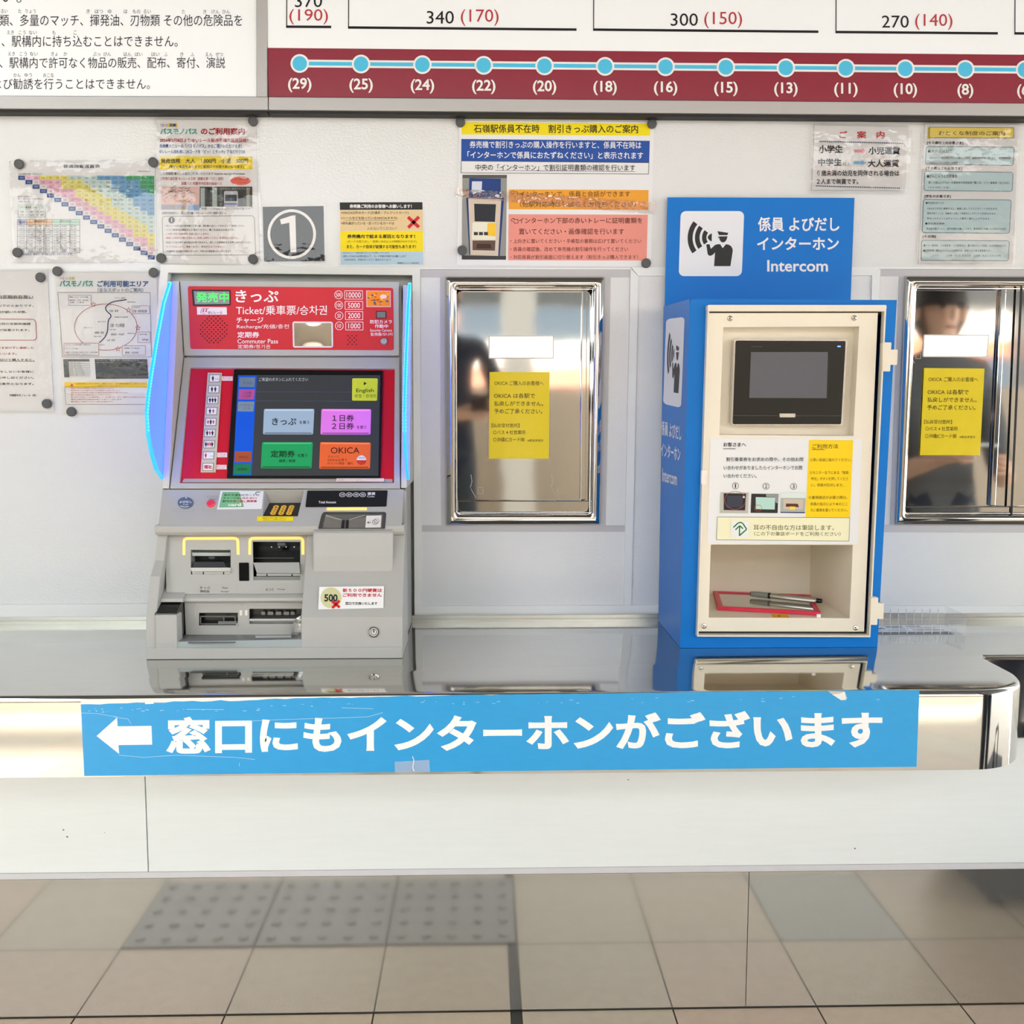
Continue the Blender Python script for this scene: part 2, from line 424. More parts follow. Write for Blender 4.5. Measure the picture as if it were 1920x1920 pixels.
# ================================================================== COUNTER
def counter():
    r = thing('service_counter', 'long stainless steel counter with white front panels and mirror kickplate', 'counter', (0, -.26, 0))
    out = [(-1.75, -.004), (-1.75, -.578)]
    cx, cy, R = .828, -.452, .126
    out += [(cx+R*math.cos(math.radians(a)), cy+R*math.sin(math.radians(a))) for a in range(-90, 1, 9)]
    out += [(.954, -.352), (.964, -.338), (2.3, -.338), (2.3, -.004)]
    bm = bmesh.new(); vb = [bm.verts.new((x, y+.26, .62)) for x, y in out]; f = bm.faces.new(vb)
    ex = bmesh.ops.extrude_face_region(bm, geom=[f]); top = [e for e in ex['geom'] if isinstance(e, bmesh.types.BMVert)]
    for v in top: v.co.z = .758
    bmesh.ops.recalc_face_normals(bm, faces=bm.faces)
    te = [e for e in bm.edges if all(abs(v.co.z-.758) < 1e-6 for v in e.verts) and not all(v.co.y > .25 for v in e.verts)]
    bmesh.ops.bevel(bm, geom=te, offset=.011, segments=5, profile=.5, affect='EDGES')
    me = bpy.data.meshes.new('countertop'); bm.to_mesh(me); bm.free(); me.materials.append(counter_m)
    me.polygons.foreach_set('use_smooth', [True]*len(me.polygons))
    o = bpy.data.objects.new('countertop', me); COL.objects.link(o); o.parent = r
    es = o.modifiers.new('es', 'EDGE_SPLIT'); es.split_angle = math.radians(25)
    mb = MB(); mb.box(.966, 2.3, -.334, -.26, .592, .622, counter_m); mb.build('recessed_apron', r, solid=True, bevel=.003)
    mb = MB(); mb.box(-1.75, 2.3, -.011, -.001, .757, .7635, brush_m); mb.box(-1.75, 2.3, -.006, -.001, .7635, .772, brush_m); mb.build('upstand', r, solid=True)
    for a, b in ((-1.75, -.6732), (-.6712, 2.3)):
        mb = MB(); mb.box(a, b, -.26, -.24, .3065, .622, panel_m); mb.build('front_panel', r, solid=True, bevel=.001)
    mb = MB(); mb.box(-1.75, 2.3, -.2605, -.241, .2930, .3058, mat('grey_trim_strip', (212, 212, 216), .5)); mb.build('trim_strip', r, solid=True, bevel=.0008)
    for a, b in ((-1.75, .536), (.5374, 2.3)):
        mb = MB(); mb.box(a, b, -.26, -.245, .0035, .2925, kick_m); mb.build('kickplate', r, solid=True)
    mb = MB(); mb.box(-1.75, 2.3, -.262, -.05, -.001, .62, dark_m) if False else mb.box(-1.75, 2.3, -.238, -.05, 0, .6, dark_m); mb.build('counter_core', r, solid=True)
    # marks on the white panels
    mb = MB(); FP = YP(-.26)
    for u, v, s in ((119, 1556, 1.8), (126, 1569, 2), (1178, 1462, 1.5), (1603, 1591, 1.8), (196, 1561, .8)):
        mb.face(FP, ell(u, v, s, s*.7, 8), ink((96, 92, 86)), .0004)
    mb.build('dirt_speck', r)
    return r
counter()

# ================================================================== SIGN BOARDS
SIGN_Y = -.035
SG = YP(SIGN_Y)
def notice_board():
    r = thing('notice_board', 'white notice board with black rules text and small reading aids, upper left', 'notice board', SG(240, 205))
    mb = MB(); mb.slab(SG, [(-420, -330), (479, -330), (481, 181), (-420, 178)], sign_white, -.002, .02); mb.build('board_face', r, solid=True)
    mb = MB(); mb.slab(SG, [(-420, 178), (502, 181.5), (502.3, 205.5), (-420, 201.5)], alu_m, .003, .03); mb.build('bottom_rail', r, solid=True, bevel=.001)
    mb = MB(); mb.slab(SG, [(-420, 203.5), (502, 207.6), (502, 213), (-420, 209)], dark_m, -.004, .028); mb.build('shadow_gap', r, solid=True)
    mb = MB(); mb.slab(SG, [(478, -330), (498.4, -330), (500.8, 181.2), (481.5, 181)], alu_m, .0035, .03); mb.build('side_rail', r, solid=True, bevel=.001)
    mb = MB(); D = -.0014
    I = ink((28, 27, 40)); F = ink((70, 72, 84))
    def t(s, a, b, c, d, M=I, bo=0.0): mb.text(SG, s, a, b, c, d, M, D, bo)
    t('ださい。', -58, -17, 40, 5)
    t('類、多量のマッチ、揮発油、刃物類 その他の危険品を', -1, 27, 454, 49)
    t('、駅構内に持ち込むことはできません。', 3, 66.5, 333, 88)
    t('自、駅構内で許可なく物品の販売、配布、寄付、演説', -17, 107, 422, 128)
    t('よび勧誘を行うことはできません。', -12, 147, 281, 167.5)
    ry = {17: [('るい', 2, 14), ('た', 34, 40), ('りょう', 48, 67), ('き', 162, 168), ('はつ', 178, 193), ('ゆ', 202, 209), ('は', 232, 239), ('もの', 249, 263), ('るい', 269, 283), ('た', 341, 347), ('き', 381, 387), ('けん', 397, 411), ('ひん', 417, 431)],
          57: [('えき', 13, 26), ('こう', 35, 48), ('ない', 54, 69), ('も', 98, 104), ('こ', 138, 144)],
          97: [('えき', 15, 28), ('こう', 37, 50), ('ない', 56, 71), ('きょ', 96, 108), ('か', 119, 126), ('ぶっ', 174, 188), ('びん', 194, 208), ('はん', 232, 246), ('ばい', 253, 267), ('はい', 284, 299), ('ふ', 308, 314), ('き', 338, 344), ('ふ', 357, 364), ('えん', 385, 399), ('ぜつ', 404, 418)],
          137: [('かん', 25, 39), ('ゆう', 46, 60), ('おこな', 81, 101)]}
    for y, L in ry.items():
        for s, a, b in L: t(s, a, y+a*.003, b, y+7.5+a*.003, F)
    mb.build('lettering', r)
notice_board()
def fare_board():
    r = thing('fare_board', 'long fare board with maroon station line and black and red fares', 'fare board', SG(1200, 205))
    mb = MB(); mb.slab(SG, [(500, -330), (2300, -330), (2300, 108), (502, 89.7)], sign_white, -.002, .02); mb.build('board_face', r, solid=True)
    mar = mat('maroon_band', (146, 42, 62), .25, coat=.4, var=.05)
    mb = MB(); mb.slab(SG, [(502, 89.7), (2300, 106), (2300, 197), (503.4, 181.2)], mar, -.0015, .018); mb.build('maroon_band', r, solid=True)
    mb = MB(); mb.slab(SG, [(503.6, 181.7), (2300, 197), (2300, 220), (503.6, 205.7)], alu_m, .003, .03); mb.build('bottom_rail', r, solid=True, bevel=.001)
    mb = MB(); mb.slab(SG, [(504, 208), (2300, 221.5), (2300, 227), (504, 213)], dark_m, -.004, .028); mb.build('shadow_gap', r, solid=True)
    C = [(562, 119), (677, 120), (792, 121.3), (907, 122.5), (1021, 123.6), (1134.5, 124.5), (1248, 125.2), (1361, 126.2), (1473.5, 127.2), (1586, 128), (1697.5, 129), (1810, 130), (1922, 130.8)]
    N = ['29', '25', '24', '22', '20', '18', '16', '15', '13', '11', '10', '8', '6']
    SKY = ink((84, 200, 242)); mb = MB()
    mb.line(SG, [C[0], C[-1], (2030, 131.6)], 14.5, WHT, -.0009); mb.line(SG, [C[0], C[-1], (2030, 131.6)], 7, SKY, -.0006); mb.build('route_line', r)
    for (u, v), s in zip(C, N):
        mb = MB(); mb.face(SG, ell(u, v, 17.3, 17.6), WHT, -.0003); mb.face(SG, ell(u, v, 13.6, 13.9), SKY, 0); mb.build('station_dot', r)
    mb = MB()
    for (u, v), s in zip(C, N):
        hw = 22 if len(s) == 2 else 15
        mb.text(SG, '('+s+')', u-hw, v+27, u+hw, v+54, WHT, -.0008, .022)
    RD = ink((190, 60, 68)); D = -.0012
    mb.text(SG, '370', 553, -10, 604, 13.5, K, D); mb.text(SG, '(190)', 542.5, 17, 615, 46, RD, D)
    mb.text(SG, '340', 800, 20.5, 851, 44.5, K, D); mb.text(SG, '(170)', 864, 17.5, 935, 48.5, RD, D)
    mb.text(SG, '300', 1257.5, 25, 1308.5, 48.5, K, D); mb.text(SG, '(150)', 1320.5, 22, 1391.5, 53, RD, D)
    mb.text(SG, '270', 1653.5, 29, 1704, 52, K, D); mb.text(SG, '(140)', 1716, 26, 1786, 56, RD, D)
    for x0, x1, y0, y1 in ((537.5, 621, 50, 50.5), (653.5, 1081, 51.5, 55.5), (1113, 1534.5, 55.5, 59.5), (1567.5, 1871, 60, 62.5), (1903, 2200, 62.5, 66)):
        mb.line(SG, [(x0+1, -320), (x0, y0+2)], 1.8, K, D); mb.line(SG, [(x0-1, y0), (x1, y1)], 4.6, K, D)
    mb.build('lettering', r)
fare_board()

# ================================================================== POSTERS
def poster(name, label, cat, S, sheet, filmq, panels, texts, extra=None, fm=None, d0=.0016, grp=None):
    lo = max(sheet, key=lambda p: p[1])
    r = thing(name, label, cat, S(lo[0], lo[1], d0), grp)
    mb = MB(); mb.slab(S, sheet, paper, d0, .0008); mb.build('sheet', r)
    for q, c in panels:
        mb = MB(); mb.face(S, q, ink(c, .45), d0+.0004); mb.build('colour_panel', r)
    mb = MB()
    for t in texts:
        s, a, b, c, d, M = t[:6]; bo = t[6] if len(t) > 6 else 0; sl = t[7] if len(t) > 7 else 0
        mb.text(S, s, a, b, c, d, M, d0+.0008, bo, sl)
    if extra: extra(mb, S, d0+.0008)
    if mb.v: mb.build('lettering', r)
    if filmq:
        mb = MB(); mb.face(S, filmq, fm or lam, d0+.0014); mb.build('laminate_film', r)
    return r
def fq(*a): return [(a[i], a[i+1]) for i in range(0, len(a), 2)]
BL = ink((20, 80, 150)); DR = ink((176, 28, 44)); TEAL = ink((70, 170, 160))
# -- fare table
def fare_table():
    dist = [0, 1.95, 2.76, 3.72, 4.3, 4.9, 5.8, 6.6, 7.4, 8.1, 8.9, 10.0, 10.9, 11.8, 12.9, 13.8, 14.9, 15.9, 17.0]
    cls = [(1.15, (240, 232, 236), '230'), (3.0, (236, 186, 206), '230'), (6.0, (232, 224, 120), '270'), (9.0, (206, 226, 222), '300'), (13.0, (112, 172, 214), '340'), (99, (70, 178, 120), '370')]
    def pt(c, r): return (34+13.45*c+.35*r*.12, 329.2+8.27*r+.02*c)
    def ex(mb, S, d):
        g = ink((120, 122, 126))
        for r_ in range(19):
            for c in range(r_, 19):
                p = [pt(c, r_), pt(c+1, r_), pt(c+1, r_+1), pt(c, r_+1)]
                q = [(p[0][0]+.25, p[0][1]+.25), (p[1][0]-.25, p[1][1]+.25), (p[2][0]-.25, p[2][1]-.25), (p[3][0]+.25, p[3][1]-.25)]
                if c == r_: mb.face(S, q, ink((28, 76, 150)), d); mb.text(S, '駅名', q[0][0]+3, q[0][1]+2, q[1][0]-3, q[2][1]-2, ink((190, 205, 235)), d+.0002)
                else:
                    dd = abs(dist[c]-dist[r_]); 
                    for th, colr, fare in cls:
                        if dd <= th: break
                    mb.face(S, q, ink(colr), d); mb.text(S, fare, q[0][0]+3.4, q[0][1]+2.2, q[1][0]-3.4, q[2][1]-2.2, GREYI, d+.0002)
        # small tables
        mb.frame(S, rect(34, 384.5, 84.5, 407), .7, ink((120, 170, 140)), d); mb.face(S, rect(34, 384.5, 84.5, 393), ink((224, 236, 228)), d)
        mb.text(S, 'フリー乗車券（一日・二日）', 37, 386.5, 82, 391, K, d+.0002); mb.text(S, '一日券　大人　800円　小児　400円', 36, 395, 82, 399, GREYI, d+.0002); mb.text(S, '二日券　大人　1,400円　小児　700円', 36, 401, 82, 405, GREYI, d+.0002)
        for x0, x1, c in ((32.5, 50, (186, 186, 226)), (50, 98, (244, 208, 168)), (98, 149, (200, 230, 214))): mb.face(S, rect(x0, 411.5, x1, 421.5), ink(c), d)
        for x in (32.5, 50, 66, 82, 98, 113, 131, 149.5): mb.line(S, [(x, 411.5), (x, 474)], .6, g, d+.0002)
        for y in (411.5, 416.5, 421.5, 432, 443, 454, 465, 474): mb.line(S, [(32.5, y), (149.5, y)], .6, g, d+.0002)
        for j, y in enumerate((423, 428, 434, 438.5, 445, 449.5, 456, 460.5, 466.5, 470)):
            for x in (52, 68, 84, 100, 115, 133): mb.text(S, '%d,%d00' % (7+j+(x//16) % 9, j % 10), x, y, x+10, y+2.8, g, d+.0002)
            mb.text(S, '1か月' if j % 2 == 0 else '3か月', 36, y, 46, y+2.8, g, d+.0002)
        mb.text(S, '定期券', 36, 414, 47, 419, K, d+.0002); mb.text(S, '通勤定期券', 64, 413, 84, 416, K, d+.0002); mb.text(S, '通学定期券', 112, 413, 134, 416, g, d+.0002)
    poster('fare_table_poster', 'laminated landscape fare table with a stepped rainbow triangle of fares', 'poster', WALL,
      fq(18, 303, 291, 301, 294, 492, 30, 492), fq(15, 300, 294, 298, 297.5, 495.5, 26, 495), [],
      [('普通旅客運賃表', 118.5, 308.5, 187.5, 315, K, .02), ('令和5年10月1日', 258, 320, 281, 322.5, GREYI), ('〇小児運賃は半額（端数切り上げ）', 34, 324.5, 79, 328, GREYI),
       ('●全線の普通運賃です。', 34, 367, 60, 370, GREYI), ('●フリー乗車券(一日・二日)は、駅券売機', 34, 371.5, 80, 374.5, GREYI), ('で発売しています。', 34, 376.5, 56, 379.5, GREYI),
       ('※定期券は、駅窓口・券売機でお買い求めになれます。', 40, 475, 136, 478.5, BL)], ex)
fare_table()
# -- bus and monorail pass
def pass_poster():
    def ex(mb, S, d):
        mb.face(S, ell(451, 339, 19, 8), ink((236, 122, 104)), d); mb.text(S, '一日中乗り放題', 436, 334, 466, 338, ink((190, 60, 50)), d+.0002); mb.text(S, 'とってもお得！', 440, 340, 463, 344, ink((190, 60, 50)), d+.0002)
        mb.face(S, rect(302, 350, 374, 393), ink((226, 196, 190)), d)
        rn = random.Random(3)
        for i in range(46):
            x, y = rn.uniform(304, 360), rn.uniform(351, 378); mb.line(S, [(x, y), (x+rn.uniform(3, 11), y+rn.uniform(-6, 6))], .8, ink((150, 128, 124)), d+.0002)
        mb.face(S, rect(303, 384, 346, 393), ink((170, 172, 190)), d+.0002); mb.frame(S, rect(328, 377, 347, 392), .9, ink((220, 200, 110)), d+.0003); mb.face(S, rect(352, 384, 373, 394), ink((140, 180, 220)), d+.0003)
        mb.face(S, rect(374.5, 350, 473, 390), ink((66, 66, 62)), d)
        for x, w, c in ((376, 8, (170, 186, 186)), (388, 6, (40, 44, 46)), (398, 9, (176, 190, 186)), (412, 5, (96, 100, 96)), (448, 7, (48, 46, 40)), (462, 6, (150, 146, 130))): mb.face(S, rect(x, 352, x+w, 388), ink(c), d+.0002)
        mb.face(S, rounded(rect(420, 358, 446, 387), 3), ink((196, 200, 206)), d+.0003); mb.face(S, rect(422, 365, 444, 377), ink((70, 78, 88)), d+.0004); mb.face(S, rect(420, 381, 446, 384), ink((120, 128, 190)), d+.0004)
        mb.text(S, 'バス前方に表示されています', 412, 352, 470, 355.5, ink((210, 210, 200)), d+.0005)
        mb.face(S, rect(376, 387.5, 472, 395), ink((240, 240, 242)), d+.0004); mb.text(S, '那覇バス(Naha Bus)がご利用可能です', 377.5, 388.6, 470, 394.4, NAVY, d+.0006)
        q = rounded(fq(304, 405.5, 477, 404.5, 479.5, 478, 306, 478.5), 6); mb.line(S, q+[q[0]], .8, GREYI, d)
        mb.face(S, ell(321.7, 412.7, 6, 6.2), ink((90, 92, 96)), d); mb.text(S, '1', 320.8, 408.8, 322.6, 416.4, WHT, d+.0002, .03)
        L = [('・ゆいレール窓口及び券売機でご購入後、改札機にQRコードをかざしてご利用ください', 309, 421.5, 458, 425.5, K), ('・バスご乗車時は運転手にお見せください。購入日当日のみ有効です。', 309, 429, 440, 433, K), ('・この券で何回でも乗車可。払戻しはいたしません。', 309, 436.5, 392, 440.5, DR),
             ('・破損した場合は利用できません。大切にお持ちください。再発行はできません。', 309, 444, 448, 448, DR), ('・高速バス及び市外線区間は利用できません。詳しくは駅係員までお問い合わせください', 309, 452.5, 471, 456.5, K), ('・おつりのないようご準備ください（釣銭対応はできません）', 309, 460.5, 421, 464.5, DR), ('・交通事情により遅れる場合があります。不明な点は駅係員におたずねください', 310, 469, 433, 473, K)]
        for s, a, b, c, e, M in L: mb.text(S, s, a, b, c, e, M, d)
    YE = (244, 222, 20)
    poster('pass_poster', 'tall laminated bus and monorail pass poster with red heading and yellow price band', 'poster', WALL,
      fq(294, 224, 480, 226, 487, 496, 301, 494.5), fq(291, 221, 483, 223, 493, 499, 299, 497), [(fq(299, 293, 473, 293.5, 473.5, 317.5, 299.5, 317), YE), (fq(315, 231.5, 332, 231.5, 332, 238, 315, 238), (238, 214, 60))],
      [('ぐるっと', 301, 231.5, 314, 238, ink((120, 80, 140)), .03), ('那覇', 317.5, 232, 330, 237.6, BL, .03), ('バスモノパス', 300, 240.5, 370, 252, TEAL, .045), ('のご利用案内', 376.5, 239.5, 459, 253, DR, .035),
       ('2024年2月8日よりゆいレール駅券売機で発売開始！', 299, 259.2, 465, 267, DR, .02), ('券売機メニューの「バスモノパス」からご購入いただけます！', 299, 270, 453, 277.5, BL, .02), ('ゆいレール改札機にQRコードを「ピッ！とタッチ」するだけでOK', 299, 280.7, 460, 288.4, BL, .02),
       ('発売価格　大人　1,000円　小児　500円', 301, 297, 465, 306.5, K, .02), ('(障がい者割引あります！駅窓口でお取り扱いしてます)', 317, 309.5, 457, 316, K, .01),
       ('ご利用期間 購入した当日ご利用いただけます Valid for the day of purchase', 301, 323, 459, 329, K), ('ご利用可能区間 ゆいレール全線（那覇空港～てだこ浦西）', 301, 332, 419, 338, DR), ('那覇バス 那覇市内区間の路線バス', 340, 341, 416, 347, DR),
       ('(利用可能路線など、詳しくは那覇バスホームページをご確認ください)', 304, 397, 424, 402.6, K)], ex)
pass_poster()
# -- number one card
def number_card():
    r = thing('number_card', 'square black card with white circled number one above the ticket machine', 'sign', WALL(551, 490, .002))
    mb = MB(); mb.slab(WALL, fq(491, 387, 607.5, 385, 610, 490.5, 494, 492), paper, .0018, .001); mb.build('card_edge', r)
    mb = MB(); mb.face(WALL, fq(492.5, 388, 606.5, 386.3, 608.7, 489.3, 495, 490.6), mat('glossy_black_print', (40, 43, 44), .4, spec=.2), .0022); mb.build('black_panel', r)
    mb = MB(); o = ell(547, 439, 45.5, 46.7, 48); i = ell(547, 439, 40.3, 41.4, 48); mb.ring(WALL, o, i, WHT, .0026)
    mb.face(WALL, fq(525, 411.5, 547, 404.2, 554, 403.6, 555.7, 472.6, 544.6, 473.2, 542.4, 417.5, 527, 420.8), WHT, .0026); mb.build('lettering', r)
    mb = MB(); mb.face(WALL, fq(485, 384, 609.5, 383, 612, 492.5, 489, 494), lam, .003); mb.build('laminate_film', r)
number_card()
# -- card notice
def card_notice():
    def ex(mb, S, d):
        X = ink((214, 40, 62)); mb.line(S, [(765, 407), (785.5, 426)], 6, X, d); mb.line(S, [(785.5, 406.5), (765.5, 427)], 6, X, d)
        mb.line(S, [(646, 413), (742, 413.3)], .5, K, d)
    poster('card_notice', 'small square notice with black, tan, yellow and pale blue bands and red cross', 'poster', WALL,
      fq(634.5, 377.5, 794, 376.5, 796, 498, 637, 498.5), None,
      [(fq(637, 379.5, 792, 379, 792.3, 393, 637.4, 393.5), (40, 44, 44)), (fq(637.4, 394, 792.3, 393.5, 793, 432.5, 638, 433), (232, 206, 158)), (fq(638, 433.5, 793, 433, 793.4, 471, 638.4, 471.4), (250, 226, 20)), (fq(638.4, 472, 793.4, 471.5, 794, 496, 639, 496.5), (186, 214, 230))],
      [('券売機ご利用のお客様へお願いします！', 655.5, 383, 772, 390.5, WHT, .03), ('×OKICA以外のカード(交通系・クレジットカード)', 639.6, 396.2, 766, 402.2, K, .01), ('×シールなどを貼っているOKICA(オキカ)', 639.6, 406.2, 745, 412.2, K, .01), ('×折れ曲がっている・反っているカードは', 639.8, 415.8, 739, 421.4, K, .01), ('入れないでください！', 688, 425.5, 743, 431.2, ink((90, 80, 60)), .0),
       ('券売機内で詰まる原因となります！', 651, 439.5, 778, 447, K, .03), ('(カードの取り出し・清掃に30分以上の時間がかかります)', 651, 450.5, 781, 455.8, ink((80, 76, 30)), 0), ('また、カード自体が破損する可能性もあります！', 650, 459, 780, 466, K, .02),
       ('・OKICAにシール類は貼らないようお願いいたします', 640, 472.4, 730, 475.6, NAVY), ('・変形したOKICAは改札窓口にて、カード交換の手続きをお願いします', 641, 478.4, 761, 482.4, NAVY, .01), ('（交換手数料、手数料をいただく場合があります）', 645, 485, 733, 489, NAVY), ('沖縄都市モノレール株式会社', 744.5, 491.5, 785.5, 495, NAVY)], ex)
card_notice()
# -- intercom guide
def guide_poster():
    def ex(mb, S, d):
        def P(q, c, e): mb.face(S, q, ink(c), d+e)
        P(fq(867.2, 327.7, 950.4, 328, 948.6, 487, 865.8, 486.6), (150, 152, 146), 0); P(fq(867.2, 327.7, 950.4, 328, 950.3, 334, 867.2, 334), (92, 90, 88), .0002)
        P(fq(880, 334, 939, 335, 939, 370, 879, 370), (36, 66, 132), .0003); P(fq(885, 340, 904, 340, 903, 361, 884, 361), (214, 220, 234), .0004)
        P(fq(874, 370, 945, 371, 937, 480, 880, 478), (34, 62, 128), .0003); P(fq(878, 372, 940, 373, 934, 480, 882, 478), (214, 200, 180), .0004)
        P(fq(889, 382, 930, 383, 928, 416, 890, 415), (44, 48, 56), .0005); P(fq(886, 417, 930, 417, 929, 450, 884, 449), (238, 234, 214), .0005); P(fq(914, 418, 930, 418, 929, 443, 914, 442), (250, 204, 60), .0006)
        for x in (888.5, 898, 907.5): P(rect(x, 435, x+7.5, 441), (54, 56, 56), .0006)
        P(fq(886, 451, 929, 451, 928, 470, 886, 469), (104, 80, 70), .0005); P(fq(894, 457, 920, 457.5, 922, 466, 893, 466), (70, 44, 36), .0006); P(fq(866, 479, 949, 480, 948.6, 487, 865.8, 486.6), (60, 60, 62), .0002)
        mb.frame(S, fq(864.8, 301.8, 1216.7, 305, 1216.2, 326.3, 864.3, 324), .8, K, d); mb.line(S, [(928.7, 319.7), (1191, 321.7)], .6, K, d)
        for x, y, M in ((960, 362, ink((150, 90, 30))), (960.5, 414, K)):
            h = [(-2, -2), (2, -5), (4, -4), (3, -2), (10, -3), (11, 4), (4, 5), (3, 1), (-1, 1)]; mb.line(S, [(x+a, y+b) for a, b in h]+[(x-2, y-2)], .9, M, d)
    OR = ink((96, 62, 20)); BR = ink((92, 40, 34))
    r = poster('intercom_guide', 'wide taped guide with yellow title, blue box, orange box and pink box', 'poster', WALL,
      fq(861, 226, 1227.5, 229, 1221, 500.5, 857, 497.5), None,
      [(fq(865.4, 229, 1219, 232, 1218.5, 254.5, 865.2, 252), (245, 226, 14)), (fq(865, 260.6, 1218.3, 264, 1217.2, 304.5, 864.8, 301.2), (36, 82, 166)), (fq(954, 355.3, 1216, 356.3, 1215.4, 393.4, 953.8, 392.4), (240, 166, 52)), (fq(953.8, 401.7, 1214.6, 402.6, 1212.6, 488.5, 952.6, 488), (238, 152, 138))],
      [('石嶺駅係員不在時　割引きっぷ購入のご案内', 888.3, 233, 1196.5, 249, K, .012, .003), ('券売機で割引きっぷの購入操作を行いますと、係員不在時は', 880.6, 264.2, 1202.5, 277.5, WHT, .008, .004), ('「インターホンで係員におたずねください」と表示されます', 876.5, 283.6, 1206, 297, WHT, .012, .004),
       ('中央の「インターホン」で割引証明書類の確認を行います', 891.5, 307.8, 1191, 319.6, K, .005, .003), ('インターホンで、係員と会話ができます', 974.5, 358.2, 1181.5, 369, OR, .005), ('（他駅対応時はしばらくお待ちください）', 975, 377.6, 1192, 388.4, OR, .002),
       ('インターホン下部の赤いトレーに証明書類を', 972.3, 408, 1204.5, 419, BR, .008), ('置いてください・画像確認を行います', 973, 428.4, 1170, 439.6, BR, .006), ('・上向きに置いてください・手帳型の書類は広げて置いてください', 957, 448, 1202.5, 456, BR, 0), ('・係員の確認後、改めて券売機の割引操作を行ってください', 957, 463, 1177.5, 471.4, BR, 0), ('・対応係員が割引画面に切り替えます（割引きっぷ購入できます）', 957, 478, 1196, 486, BR, 0)], ex)
    tp = film('clear_tape', gain=1.4, bump=(22, .4, .004), base=.05)
    mb = MB(); mb.face(WALL, fq(855.5, 353, 1228, 379, 1227.5, 402, 855, 370), tp, .0034); mb.build('clear_tape', r)
guide_poster()
# -- child fare notice
def child_notice():
    def ex(mb, S, d):
        for y0, y1, x0, x1 in ((265.2, 268.8, 1538, 1692.5), (348.6, 352.8, 1531, 1686)):
            for i in range(46): t = i/45; mb.face(S, ell(x0+(x1-x0)*t, y0+(y1-y0)*t, 1.25, 1.25, 8), NAVY, d)
        for x, y, c in ((1602, 283, (238, 168, 186)), (1600.6, 305, (118, 186, 226))):
            mb.face(S, fq(x, y-2.8, x+15, y-2.4, x+15, y-5, x+23, y+.4, x+15, y+5.2, x+15, y+3, x, y+2.6), ink(c), d)
    poster('child_fare_notice', 'white plastic-wrapped fare notice with red heading and pink and blue arrows', 'poster', WALL,
      fq(1527, 235, 1704, 238.5, 1697.5, 357, 1522.5, 356), fq(1524, 231, 1710, 235, 1703, 364.5, 1518, 363),
      [], [('ご　案　内', 1573.5, 245.7, 1658.5, 259.5, REDI, .02), ('小学生', 1535, 272, 1580, 287, K, .03), ('小児運賃', 1628.6, 275, 1687.8, 290, K, .03), ('中学生', 1534, 297, 1578, 311, K, .03), ('以上', 1580.5, 304, 1594, 310.6, K), ('大人運賃', 1627, 299, 1686, 313.5, K, .03),
           ('６歳未満の幼児を同伴される場合は', 1532, 319, 1686.2, 330, K, .02, .003), ('２人まで無賃です。', 1531.3, 335, 1609.5, 345.6, K, .02)], ex, d0=.003)
child_notice()
